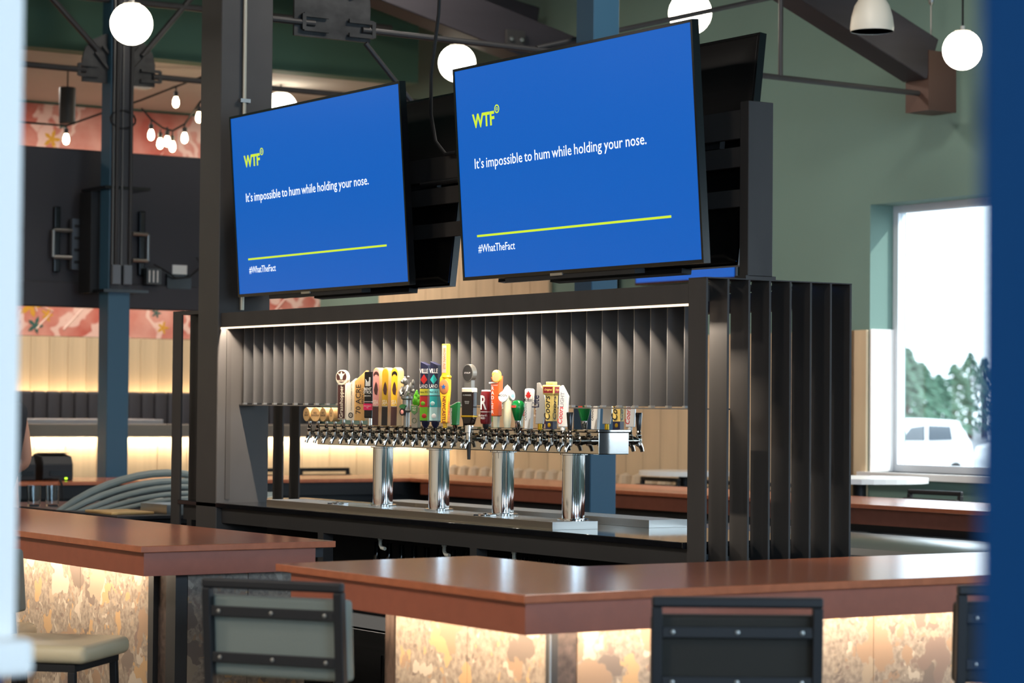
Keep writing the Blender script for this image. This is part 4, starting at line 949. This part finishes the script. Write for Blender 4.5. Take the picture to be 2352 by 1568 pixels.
MB().box(-6.135, 3.605, 0, -6.086, 3.65, HB - 0.07).build('end_post', mat('dark_marble', (60, 48, 42), 0.25, noise=((25, 25, 8), 0.6)), fb)
MB().box(-5.296, 3.607, 0, -5.272, 3.63, HB - 0.07).build('corner_post', STEEL_BLK, fb)
MB().box(-5.2735, 3.603, 0, -5.2695, 3.607, HB - 0.07).build('corner_trim', ALU, fb)
MB().box(-5.30, 3.632, 0, -5.286, 3.70, HB - 0.07).build('corner_strip', STONED, fb)
panels_y(fb, [3.702, 4.23, 4.76, 5.29, 5.82, 6.35, 6.88, 7.41, 7.94, 8.47], -5.285, 0.02, HB - 0.07)
lamp('led_strip_front_bar', 'AREA', (-5.74, 3.50, 1.005), 5.2, WARM, (1.12, 0.012), (R(24), 0, 0))
lamp('led_strip_right_bar', 'AREA', (-5.20, 6.05, 1.005), 20, WARM, (0.012, 5.0), (0, R(24), 0))
# left leg
ll = thing('bar_counter', 'far left leg of the copper brown bar carrying the receipt printers', 'bar counter', (-14.07, 6.2, 0))
slab_poly(ll, [(-14.45, 3.42), (-13.70, 3.42), (-13.70, 8.97), (-14.45, 8.97)])
MB().box(-13.76, 4.2, ZA, -13.73, 8.2, HB - 0.022).build('inner_apron', BLACK, ll)
MB().box(-14.35, 3.6, 0, -13.77, 8.9, HB - 0.0225).build('carcass', BLACK, ll)
# far leg
fg = thing('bar_counter', 'far copper brown bar counter seen behind the beer tower columns', 'bar counter', (-9.8, 8.6, 0))
slab_poly(fg, [(-13.69, 8.22), (-5.95, 8.22), (-5.95, 8.97), (-13.69, 8.97)])
MB().box(-13.6, 8.25, ZA, -6.0, 8.28, HB - 0.022).build('inner_apron', APRON, fg)
MB().box(-13.6, 8.30, 0, -6.0, 8.85, HB - 0.0225).build('carcass', BLACK, fg)
wrap = MB(); 
for k in range(60):
    x0 = -13.4 + 0.12 * k; wrap.add([(x0, 8.235 + 0.012 * random.random(), 0.93), (x0 + 0.12, 8.235 + 0.012 * random.random(), 0.93), (x0 + 0.12, 8.22 + 0.03 * random.random(), 0.885 + 0.02 * random.random()), (x0, 8.22 + 0.03 * random.random(), 0.885 + 0.02 * random.random())], [(0, 1, 2, 3)])
wrap.build('protective_film', mat('plastic_film', (60, 66, 70), 0.12), fg)

# inside equipment
ib = thing('ice_bin', 'stainless ice bin with curved lid against the far bar at the right', 'ice bin', (-8.4, 7.9, 0))
MB().box(-10.0, 7.62, 0.12, -6.9, 8.20, 0.86).build('body', STAIN, ib, bevel=0.006)
lid = []
for k in range(9): a = PI * k / 8; lid.append((-10.0, 7.91 - 0.29 * math.cos(a), 0.862 + 0.085 * math.sin(a)))
MB().prism(lid, (3.1, 0, 0)).build('lid', STAIN, ib, smooth=True, ang=30)
for x in (-9.3, -8.95, -8.6, -8.25): MB().lathe([(0.016, 0), (0.016, 0.02), (0.008, 0.03)], 10, (x, 7.62, 0.80), Matrix.Rotation(R(90), 3, 'X')).build('knob', CHROME, ib, smooth=True)
for x in (-9.95, -8.45, -7.0): MB().box(x, 7.66, 0, x + 0.05, 8.15, 0.12).build('leg', STAIN, ib)
kb = thing('keg_cooler', 'low black cooler cabinet in the left aisle with hoses on top', 'cooler', (-12.1, 5.5, 0))
MB().box(-13.0, 5.02, 0.06, -11.2, 6.35, 0.965).build('cabinet', BLACK, kb, bevel=0.006)
MB().box(-13.02, 5.0, 0.966, -11.18, 6.37, 0.982).build('top', mat('dark_grey_top', (42, 44, 48), 0.4), kb)
for k in range(3): MB().box(-11.199, 5.04 + 0.44 * k, 0.10, -11.18, 5.46 + 0.44 * k, 0.94).build('door', BLACKG, kb)
MB().box(-12.9, 5.06, 0, -11.3, 6.25, 0.06).build('plinth', BLACK, kb)
HOSE = mat('grey_vinyl_hose', (132, 140, 136), 0.35); HOSEW = mat('white_vinyl_hose', (206, 210, 196), 0.4)
hz = [('thick grey hose arching highest over the black cooler', -12.0, 5.12, 6.3, 0.165, 0.021, HOSE), ('grey hose second from the top of the arching bundle', -11.95, 5.16, 6.3, 0.125, 0.018, HOSE), ('grey hose in the middle of the arching bundle', -11.88, 5.22, 6.25, 0.098, 0.016, HOSE), ('thin grey hose low in the arching bundle', -11.82, 5.28, 6.2, 0.068, 0.014, HOSE), ('lowest grey hose of the arching bundle', -11.76, 5.36, 6.15, 0.045, 0.013, HOSE)]
for lb_, x, ya, yb, h, r_, m in hz:
    p = [(x, 4.96, 0.70), (x, 4.965, 0.93)]
    for k in range(15):
        s_ = k / 14; p.append((x + 0.06 * math.sin(3 * s_), ya + (yb - ya) * s_, 1.0 + (r_ - 0.012) + h * math.sin(PI * min(1, s_ * 1.12 + 0.02)) ** 0.8 if s_ < 0.87 else 1.0 + r_ + h * 0.12))
    o = tag(MB().tube(p, r_, 10).build('hose', m, None, smooth=True), lb_, 'hose', 'hoses over the cooler')
p = [(-11.75, 5.82 + 0.055 * math.cos(a * 0.45) + 0.02 * a * 0.12, 1.06 + 0.035 * math.sin(a * 0.45)) for a in range(26)]
tag(MB().tube(p, 0.011, 8).build('hose_coil', HOSEW, None, smooth=True), 'white hose coil twisted at the right of the grey bundle', 'hose')
p = [(-11.55, 6.0, 1.02), (-11.4, 6.02, 1.05), (-11.15, 6.02, 1.0), (-11.1, 6.03, 0.85), (-11.1, 6.0, 0.6)]
tag(MB().tube(p, 0.02, 8).build('hose', HOSEW, None, smooth=True), 'pale hose hanging down beside the canopy end bars', 'hose', 'hoses over the cooler')
def tumbler(label, x, y):
    t = thing('glass_tumbler', label, 'glass', (x, y, 0.9825), 'glass tumblers on the cooler')
    MB().lathe([(0.0, 0.0), (0.034, 0), (0.041, 0.115), (0.0385, 0.115), (0.032, 0.012), (0.0, 0.012)], 20).build('tumbler', GLASS, t, local=True, smooth=True)
tumbler('clear tumbler at the left on the cooler below the printers', -12.42, 5.06)
tumbler('clear tumbler at the right on the cooler below the printers', -12.38, 5.15)
o = tag(MB().box(-11.66, 5.03, 0.9825, -11.32, 5.27, 0.996).build('chopping_board', mat('tan_board', (206, 168, 110), 0.5), None, bevel=0.005), 'tan board lying on the black cooler', 'board')
pn = thing('steel_pan', 'shallow steel pan at the cooler edge behind the left bar top', 'pan', (-11.4, 5.42, 0.9825))
MB().box(-0.16, -0.12, 0, 0.16, 0.16, 0.003).box(-0.16, -0.12, 0.003, 0.16, -0.117, 0.05).box(-0.16, 0.157, 0.003, 0.16, 0.16, 0.05).box(-0.16, -0.117, 0.003, -0.157, 0.157, 0.05).box(0.157, -0.117, 0.003, 0.16, 0.157, 0.05).build('pan_body', STAIN, pn, local=True)
MB().box(-0.12, -0.08, 0.004, 0.10, 0.12, 0.03).build('folded_cloth', mat('tan_cloth', (190, 160, 116), 0.8), pn, local=True, bevel=0.008)
for k in range(4):
    o = tag(MB().box(-12.25 + 0.02 * k, 5.48 + 0.13 * k, 0.9825, -12.05 + 0.02 * k, 5.58 + 0.13 * k, 1.03).build('parts_box', [BLACK, mat('light_box', (176, 180, 176), 0.6)][k % 2], None, bevel=0.004),
            ['small black box at the left under the hoses', 'small pale box at the left under the hoses', 'small black box at the right under the hoses', 'small pale box at the right under the hoses'][k], 'box', 'small boxes under the hoses')
def printer(label, y, w, led=True):
    t = thing('receipt_printer', label, 'printer', (-14.02, y, HB + 0.0005), 'receipt printers')
    pr = [(0.09, 0.0), (0.09, 0.10), (0.06, 0.15), (-0.05, 0.165), (-0.09, 0.15), (-0.09, 0)]
    MB().prism([(x, -w / 2, z) for x, z in pr], (0, w, 0)).build('body', BLACK, t, local=True, bevel=0.006)
    MB().box(0.0885, -w * 0.28, 0.03, 0.0935, w * 0.42, 0.06).build('paper_slot', BLACKG, t, local=True)
    if led: MB().box(0.0905, w * 0.22, 0.008, 0.0935, w * 0.30, 0.018).build('status_light', mat('green_led', (40, 80, 10), 0.4, emit=((150, 220, 30), 2.5)), t, local=True)
    MB().box(-0.04, -w / 2 + 0.01, 0.166, 0.05, w / 2 - 0.01, 0.17).build('cover_line', BLACKG, t, local=True)
printer('larger black receipt printer on the far left bar leg', 5.83, 0.20)
printer('smaller black receipt printer half hidden at the far left edge', 5.60, 0.17, False)
tag(MB().tube([(-13.93, 5.74, 1.08), (-13.72, 5.75, 1.09), (-13.68, 5.75, 1.06), (-13.68, 5.76, 0.93)], 0.007, 6).build('power_cord', RUBBER, None, smooth=True), 'black cord hanging over the bar edge from the printers', 'cord')

# ------------------------------------------------------------------ bar stools
def make_stool(vin, seat_m=VINYLC):
    t = thing('bar_stool', 'x', 'bar stool', (0, 0, 0), 'black framed bar stools')
    w, tb_ = 0.41, 0.025
    f = MB()
    zb, zt = 0.70, 1.10
    for s_ in (-1, 1):
        x = s_ * (w / 2 - tb_ / 2)
        MB().beam((x, -0.175, zb), (x, -0.205, zt - tb_), tb_, tb_, (0, 1, 0)).build('back_upright', BLACK, t, local=True, bevel=0.003)
    MB().box(-w / 2, -0.2185, zt - tb_ - 0.001, w / 2, -0.1935, zt).build('top_rail', BLACK, t, local=True, bevel=0.006)
    pad = MB().prism([(-0.205, -0.178, 0.845), (0.205, -0.178, 0.845), (0.205, -0.193, 1.055), (-0.205, -0.193, 1.055)], (0, 0.045, 0.0))
    pad.build('back_pad', vin, t, local=True, bevel=0.012, seg=3)
    for z in (1.015, 0.895):
        yy_ = -0.207 + (1.055 - z) * 0.075
        o = MB().box(-w / 2 + tb_, yy_ - 0.006, z - 0.0135, w / 2 - tb_, yy_ + 0.002, z + 0.0135).build('back_strap', BLACK, t, local=True, bevel=0.002)
        for x in (-0.155, 0.0, 0.155): MB().lathe([(0.0055, 0), (0.0055, 0.003), (0.001, 0.0045)], 10, (x, yy_ - 0.006, z), Matrix.Rotation(R(90), 3, 'X')).build('rivet', GUN, o, local=True, smooth=True)
    MB().box(-0.205, -0.17, 0.715, 0.205, 0.24, 0.775).build('seat_cushion', seat_m, t, local=True, bevel=0.026, seg=4)
    MB().box(-0.195, -0.17, 0.69, 0.195, -0.145, 0.714).box(-0.195, 0.175, 0.69, 0.195, 0.20, 0.714).box(-0.195, -0.145, 0.69, -0.17, 0.175, 0.714).box(0.17, -0.145, 0.69, 0.195, 0.175, 0.714).build('seat_frame', BLACK, t, local=True)
    for x in (-1, 1):
        for y in (-1, 1):
            MB().beam((x * 0.182, -0.158 if y < 0 else 0.187, 0.69), (x * 0.205, -0.19 if y < 0 else 0.21, 0), tb_, tb_, (0, 1, 0)).build('leg', BLACK, t, local=True, bevel=0.003)
    for y in (-0.178, 0.2): MB().box(-0.185, y - 0.01, 0.24, 0.185, y + 0.01, 0.26).build('foot_rail', BLACK, t, local=True)
    for x in (-0.195, 0.195): MB().box(x - 0.01, -0.17, 0.34, x + 0.01, 0.19, 0.36).build('side_rail', BLACK, t, local=True)
    return t
def put(t, label, x, y, deg):
    t['label'] = label; t.location = (x, y, 0); t.rotation_euler = (0, 0, R(deg)); return t
sA = put(make_stool(VINYLG), 'bar stool with grey-green back at the gap between the two bar counters', -5.60, 3.06, 33)
sB = put(make_stool(VINYLD), 'bar stool with dark olive back in front of the corner bar', -4.675, 3.735, 56.6)
sC = put(copy_tree(sB), 'bar stool with dark back cut off by the navy jamb at the right', -4.62, 4.66, 60)
sD = put(copy_tree(sA), 'bar stool at the left bar showing its cream seat and open side', -7.455, 3.065, -45)
sE = put(copy_tree(sA), 'bar stool at the left edge, only a corner of its cream seat showing', -8.05, 2.98, -45)
for k, (x, y, d) in enumerate(((-14.98, 7.83, -90), (-14.98, 8.40, -90), (-12.5, 9.2, 180), (-11.85, 9.2, 180), (-11.27, 9.24, 180), (-9.97, 9.24, 183), (-8.3, 9.22, 180))):
    put(copy_tree(sB), ['far stool behind the left bar leg, its rail nearest the canopy end bars', 'far stool behind the left bar leg, its black rail next to the first tower column', 'far stool behind the far bar, between the second and third tower columns', 'far stool behind the far bar, between the third and fourth tower columns', 'far stool behind the far bar, right of the teal-blue column', 'far stool in front of the window, its black rail above the bar top', 'far stool in front of the window half hidden by the navy jamb'][k], x, y, d)

# ------------------------------------------------------------------ booth side: low wall, table, bench
pwl = thing('booth_low_wall', 'oak low wall lit from under its grey cap, in front of the booth bench', 'low wall', (-16.2, 7.0, 0))
MB().box(-16.28, 4.0, 0, -16.13, 9.96, 1.31).build('core', BLACK, pwl)
pv = MB().box(0, 0, 0, 0.014, 0.236, 1.305).mesh('plank', WOOD, bevel=0.002, seg=1)
y = 5.6
while y < 9.7:
    link('plank', pv, pwl, Vector((-16.129, y, 0)) - wloc(pwl)); y += 0.24
MB().box(-16.30, 4.0, 1.312, -16.03, 9.96, 1.40).build('cap', WOODG, pwl, bevel=0.004)
lamp('led_strip_low_wall', 'AREA', (-16.07, 7.75, 1.308), 15, WARM, (0.012, 4.3), (0, R(20), 0))
tbw = thing('booth_table', 'pale grey table top showing above the low wall cap', 'table', (-17.0, 7.1, 0.55))
MB().box(-17.35, 6.2, 1.395, -16.75, 7.86, 1.43).build('table_top', mat('pale_laminate', (190, 186, 184), 0.4), tbw, bevel=0.004)
MB().box(-17.1, 6.9, 0.57, -17.0, 7.0, 1.395).build('pedestal', BLACK, tbw); MB().box(-17.3, 6.7, 0.5505, -16.8, 7.2, 0.57).build('foot', BLACK, tbw)
bn = thing('booth_bench', 'charcoal leather booth bench with channel tufted back along the oak wall', 'bench', (-17.9, 8.2, 0.55))
ch = MB().box(-0.045, -0.0575, 0, 0.05, 0.0575, 0.60).mesh('back_channel', LEATHB, bevel=0.024, seg=3, ang=60)
y = 6.55
while y < 9.85:
    o = link('back_channel', ch, bn, Vector((-18.03, y, 1.045)) - wloc(bn)); y += 0.117
MB().box(-18.15, 6.5, 0.56, -17.55, 9.96, 1.03).build('seat_base', LEATHB, bn, bevel=0.02)
MB().box(-18.17, 6.5, 1.03, -18.08, 9.96, 1.56).build('back_board', BLACK, bn)
lamp('led_strip_bench', 'AREA', (-18.125, 8.1, 1.60), 4, (1.0, 0.72, 0.42), (0.02, 3.2), (0, R(180), 0))
# wall screen on the slim column (seen from behind)
tvb = thing('wall_television', 'large television seen from behind, mounted on the slim column', 'television', (-15.0, 6.62, 2.2))
MB().box(-15.06, 5.72, 2.19, -15.02, 7.56, 3.255).build('panel', mat('charcoal_tv_back', (52, 50, 54), 0.55), tvb, bevel=0.012)
MB().box(-15.02, 5.85, 2.19, -14.995, 7.43, 2.36).build('lower_housing', mat('charcoal_tv_back', (52, 50, 54), 0.55), tvb, bevel=0.01)
MB().box(-15.085, 5.73, 2.20, -15.061, 7.55, 3.245).build('screen', BLACKG, tvb)
for y in (6.245, 6.86):
    o = MB().box(-15.019, y - 0.022, 2.42, -14.985, y + 0.022, 2.86).build('mount_bar', BLACKG, tvb, bevel=0.008)
    s_ = 1 if y < 6.5 else -1
    for z in (2.52, 2.70): MB().tube([(-14.97, y - 0.03 * s_, z), (-14.95, y + 0.09 * s_, z)], 0.014, 8).build('pin', GUN, o, smooth=True)
    MB().tube([(-14.97, y - 0.035 * s_, 2.52), (-14.97, y - 0.035 * s_, 2.70)], 0.012, 8).build('loop', GUN, o, smooth=True)
MB().box(-14.98, 6.33, 2.44, -14.94, 6.45, 2.78).build('mount_plate', mat('mount_grey', (84, 90, 96), 0.45, 0.4), tvb)
for z in (2.48, 2.56, 2.64, 2.72): MB().box(-14.939, 6.345, z, -14.935, 6.435, z + 0.02).build('plate_slot', BLACK, tvb)
MB().box(-14.94, 6.38, 2.28, -14.75, 6.44, 2.95).build('arm_box', BLACK, tvb)
for z in (2.28, 2.96): MB().box(-14.96, 6.40, z, -14.57, 6.72, z + 0.02).build('clamp_band', BLACKG, tvb)
MB().box(-14.985, 6.87, 2.36, -14.93, 6.98, 2.47).build('media_box', mat('media_grey', (74, 80, 82), 0.5), tvb, bevel=0.005)
for k in range(3): MB().box(-14.929, 6.885 + 0.03 * k, 2.375, -14.926, 6.893 + 0.03 * k, 2.455).build('port_label', WHT, tvb)
MB().box(-15.019, 7.10, 2.44, -15.014, 7.21, 2.505).build('spec_sticker', WHT, tvb)
MB().box(-15.019, 7.05, 2.34, -14.99, 7.23, 2.44).build('connector_bay', BLACKG, tvb)
MB().tube([(-14.95, 6.93, 2.5), (-14.93, 7.02, 2.45), (-14.96, 7.1, 2.41), (-14.96, 7.2, 2.42), (-14.97, 7.3, 2.5), (-14.97, 7.26, 2.56)], 0.006, 6).build('signal_cable', RUBBER, tvb, smooth=True)
# rear wall television and tables
rt = thing('wall_television', 'television glowing blue on the rear wall, a strip of it under the right screen', 'television', (-12.9, 9.95, 2.3))
MB().box(-13.47, 9.90, 2.40, -12.34, 9.965, 3.10).build('casing', BLACKG, rt, bevel=0.005); MB().box(-13.45, 9.896, 2.42, -12.36, 9.90, 3.08).build('screen', SCRB, rt)
rt2 = thing('wall_television', 'dark navy television on the rear wall left of the glowing one', 'television', (-14.0, 9.95, 2.3))
MB().box(-14.06, 9.90, 2.36, -13.74, 9.965, 3.2).build('casing', BLACKG, rt2, bevel=0.005); MB().box(-14.04, 9.896, 2.38, -13.76, 9.90, 3.18).build('screen', mat('dim_screen', (10, 22, 60), 0.2, emit=((10, 30, 90), 0.25)), rt2)
def table(label, x, y, z, r):
    t = thing('high_top_table', label, 'table', (x, y, 0), 'high top tables')
    MB().lathe([(0.0, z - 0.03), (r, z - 0.03), (r, z), (0, z)], 36).build('table_top', mat('white_table_top', (226, 226, 222), 0.25), t, local=True)
    MB().tube([(0, 0, 0.02), (0, 0, z - 0.03)], 0.04, 12).build('pedestal', BLACK, t, local=True, smooth=True)
    MB().lathe([(0.26, 0), (0.25, 0.015), (0.03, 0.03)], 24).build('base', BLACK, t, local=True)
table('round white high top table beyond the far bar, left of the canopy end bars', -12.52, 9.62, 1.14, 0.30)
table('round white high top table under the window at the right', -10.62, 9.45, 1.155, 0.40)
bq = thing('curved_banquette', 'pale tufted banquette low behind the far bar', 'bench', (-14.8, 9.6, 0))
MB().box(-16.0, 9.45, 0, -12.9, 9.94, 0.95).build('base', mat('pale_leather', (196, 176, 150), 0.5), bq, bevel=0.02)
for k in range(20): MB().lathe([(0.06, 0.9), (0.065, 1.0), (0.05, 1.08), (0.001, 1.10)], 10, (-15.9 + 0.15 * k, 9.86, 0)).build('back_channel', mat('pale_leather', (196, 176, 150), 0.5), bq, smooth=True)

# ------------------------------------------------------------------ outside the window
struct(MB().box(-220, 10.4, -0.2, 120, 220, -0.1).build('floor_outside', mat('asphalt', (120, 122, 124), 0.9, noise=((0.6, 0.6, 0.6), 0.15))))
def car(label, loc, deg):
    t = thing('parked_car', label, 'car', loc, None, (0, 0, R(deg)))
    P_ = mat('white_car_paint', (240, 242, 244), 0.25, coat=0.5)
    side = [(-2.25, 0.32), (2.25, 0.32), (2.3, 0.62), (2.2, 0.86), (1.2, 0.98), (0.45, 1.44), (-0.2, 1.52), (-1.55, 1.48), (-2.15, 1.05), (-2.28, 0.8)]
    MB().prism([(x, -0.9, z) for x, z in side], (0, 1.8, 0)).build('body', P_, t, local=True, bevel=0.06, seg=3)
    G_ = mat('dark_car_glass', (70, 78, 86), 0.05)
    for y in (-0.912, 0.904):
        MB().prism([(x, y, z) for x, z in ((-0.15, 1.08), (0.85, 1.09), (0.42, 1.36), (-0.15, 1.40))], (0, 0.008, 0)).build('side_window', G_, t, local=True)
        MB().prism([(x, y, z) for x, z in ((-1.30, 1.09), (-0.28, 1.08), (-0.28, 1.40), (-1.2, 1.38))], (0, 0.008, 0)).build('side_window', G_, t, local=True)
        for x in (-1.4, 1.42): MB().lathe([(0.1, -0.1), (0.33, -0.1), (0.33, 0.1), (0.1, 0.1)], 20, (x, y * 0.93, 0.33), Matrix.Rotation(R(90), 3, 'X')).build('wheel', RUBBER, t, local=True)
    MB().prism([(-2.24, -0.7, 0.98), (-2.24, 0.7, 0.98), (-1.72, 0.6, 1.42), (-1.72, -0.6, 1.42)], (-0.02, 0, 0.01)).build('rear_window', G_, t, local=True)
    MB().box(1.0, -1.05, 0.98, 1.16, -0.9, 1.1).build('mirror', P_, t, local=True, bevel=0.02)
    return t
car('white car parked outside the window', (-36.0, 32.6, -0.14), -72)
car('pale car further along outside, cut by the navy jamb', (-38.6, 40.2, -0.1), -70)
LEAF = mat('conifer_needles', (72, 104, 84), 0.8, noise=((1.5, 1.5, 1.5), 0.3)); BARK = mat('bark', (80, 66, 56), 0.9)
def conifer(label, x, y, h, r):
    t = thing('conifer_tree', label, 'tree', (x, y, -0.1), 'trees outside the window')
    MB().tube([(0, 0, 0), (0, 0, h * 0.95)], [0.2, 0.04], 8).build('trunk', BARK, t, local=True)
    b = MB()
    for k in range(520):
        f_ = random.random() ** 0.8; z = h * (0.10 + 0.9 * f_); rr = r * (1.02 - f_) * random.uniform(0.5, 1.1); a = random.uniform(0, 2 * PI)
        c_ = Vector((rr * math.cos(a), rr * math.sin(a), z)); d = Vector((math.cos(a), math.sin(a), -0.35)); s_ = random.uniform(0.15, 0.4)
        n_ = Vector((-math.sin(a), math.cos(a), random.uniform(-0.4, 0.4)))
        b.add([c_ - d * s_, c_ + n_ * s_ * 0.35, c_ + d * s_, c_ - n_ * s_ * 0.35, c_ + Vector((0, 0, s_ * 0.22))], [(0, 1, 4), (1, 2, 4), (2, 3, 4), (3, 0, 4)])
    o = b.build('needles', LEAF, t, local=True)
for k, (x, y, h, r_) in enumerate(((-77.6, 71.2, 4.1, 2.0), (-82.6, 76.4, 4.5, 2.2), (-87.4, 81.8, 4.0, 2.0), (-92.1, 87.4, 3.5, 1.8), (-96.8, 93.0, 4.2, 2.0), (-101.4, 98.7, 5.0, 2.3), (-106.0, 104.5, 4.8, 2.2))):
    conifer(['hazy conifer at the left edge of the window view', 'hazy taller conifer second from the left of the window view', 'hazy conifer third from the left of the window view', 'lower hazy conifer right of the gap in the window view', 'green conifer second from the navy jamb in the window view', 'tall green conifer at the right of the window view beside the navy jamb', 'conifer almost hidden by the navy jamb'][k], x, y, h, r_)

# ------------------------------------------------------------------ person behind the left bar, only an arm in view
def skinned(name, joints, edges, m, parent, sub_=2):
    me = bpy.data.meshes.new(name); me.from_pydata([j[0] for j in joints], edges, [])
    o = link(name, me, parent); me.materials.append(m)
    sk_ = o.modifiers.new('skin', 'SKIN'); sk_.use_smooth_shade = True
    me.skin_vertices[0].data[0].use_root = True
    for i, j in enumerate(joints):
        r_ = j[1] if isinstance(j[1], tuple) else (j[1], j[1]); me.skin_vertices[0].data[i].radius = r_
    s2 = o.modifiers.new('subd', 'SUBSURF'); s2.levels = sub_; s2.render_levels = sub_
    return o
SKIN = mat('skin', (206, 150, 124), 0.5); HAIR = mat('dark_hair', (40, 30, 26), 0.6); SHIRT = mat('black_shirt', (28, 30, 38), 0.8); TROU = mat('navy_trousers', (28, 34, 48), 0.8)
ps = thing('person', 'person in a black short sleeved shirt standing behind the left bar, bare arm in view', 'person', (-11.74, 4.54, 0), None, (0, 0, R(120)))
ps.scale = (1.05, 1.05, 1.05)
J = [((0, 0, 0.95), (0.15, 0.11)), ((0, 0, 1.15), (0.145, 0.105)), ((0, 0, 1.36), (0.17, 0.11)), ((0, 0, 1.48), (0.07, 0.06)), ((0, 0.01, 1.56), (0.055, 0.055)), ((0, 0.02, 1.66), (0.082, 0.098)), ((0, 0.02, 1.76), (0.07, 0.085)),
     ((-0.19, 0, 1.42), 0.062), ((-0.25, -0.02, 1.16), 0.046), ((-0.22, 0.14, 1.0), 0.035), ((0.19, 0, 1.42), 0.062), ((0.255, -0.01, 1.17), 0.050), ((0.06, 0.16, 1.13), 0.036), ((-0.03, 0.2, 1.16), (0.03, 0.02)), ((-0.16, 0.24, 0.96), (0.03, 0.02)),
     ((-0.10, 0, 0.88), 0.09), ((-0.11, 0.02, 0.5), 0.062), ((-0.11, -0.01, 0.09), 0.042), ((-0.11, 0.13, 0.04), (0.04, 0.03)), ((0.10, 0, 0.88), 0.09), ((0.11, 0.02, 0.5), 0.062), ((0.11, -0.01, 0.09), 0.042), ((0.11, 0.13, 0.04), (0.04, 0.03))]
E_ = [(0, 1), (1, 2), (2, 3), (3, 4), (4, 5), (5, 6), (2, 7), (7, 8), (8, 9), (9, 14), (2, 10), (10, 11), (11, 12), (12, 13), (0, 15), (15, 16), (16, 17), (17, 18), (0, 19), (19, 20), (20, 21), (21, 22)]
skinned('body', J, E_, SKIN, ps)
skinned('shirt', [((0, 0, 0.97), (0.165, 0.125)), ((0, 0, 1.15), (0.16, 0.12)), ((0, 0, 1.37), (0.18, 0.122)), ((0, 0, 1.47), (0.085, 0.075)), ((-0.19, 0, 1.425), 0.075), ((-0.205, -0.005, 1.385), 0.07), ((0.19, 0, 1.425), 0.075), ((0.205, -0.005, 1.385), 0.07)], [(0, 1), (1, 2), (2, 3), (2, 4), (4, 5), (2, 6), (6, 7)], SHIRT, ps)
skinned('trousers', [((0, 0, 0.98), (0.16, 0.12)), ((-0.10, 0, 0.86), 0.102), ((-0.11, 0.02, 0.5), 0.078), ((-0.11, -0.01, 0.10), 0.066), ((0.10, 0, 0.86), 0.102), ((0.11, 0.02, 0.5), 0.078), ((0.11, -0.01, 0.10), 0.066)], [(0, 1), (1, 2), (2, 3), (0, 4), (4, 5), (5, 6)], TROU, ps)
hb_ = MB(); hb_.ball((0, 0.005, 1.755), 0.098, 16, 10, (0.92, 1.1, 0.85)); hb_.build('hair', HAIR, ps, local=True, smooth=True, ang=80)
fc = MB()
for s_ in (-1, 1): fc.ball((0.032 * s_, 0.108, 1.70), 0.012, 8, 6)
fc.build('eyes', mat('eye_white', (230, 228, 224), 0.3), ps, local=True, smooth=True)
MB().prism([(-0.010, 0.105, 1.655), (0.010, 0.105, 1.655), (0.0, 0.105, 1.70)], (0, 0.025, -0.01)).build('nose', SKIN, ps, local=True, bevel=0.003)
MB().box(-0.024, 0.10, 1.628, 0.024, 0.112, 1.637).build('mouth', mat('lips', (170, 96, 88), 0.5), ps, local=True, bevel=0.003)
for s_ in (-1, 1):
    b = MB(); bx_, by_, bz_ = (-0.03, 0.2, 1.16) if s_ > 0 else (-0.16, 0.24, 0.96)
    for k in range(4): b.tube([(bx_ - 0.024 + 0.016 * k, by_ + 0.005, bz_), (bx_ - 0.024 + 0.016 * k, by_ + 0.05, bz_ - 0.008), (bx_ - 0.022 + 0.015 * k, by_ + 0.075 + 0.008 * (k in (1, 2)), bz_ - 0.03)], [0.009, 0.0085, 0.007], 8)
    b.tube([(bx_ - 0.03 * s_, by_ - 0.03, bz_), (bx_ - 0.052 * s_, by_, bz_ + 0.004), (bx_ - 0.055 * s_, by_ + 0.028, bz_)], [0.011, 0.010, 0.008], 8)
    b.build('hand', SKIN, ps, local=True, smooth=True)
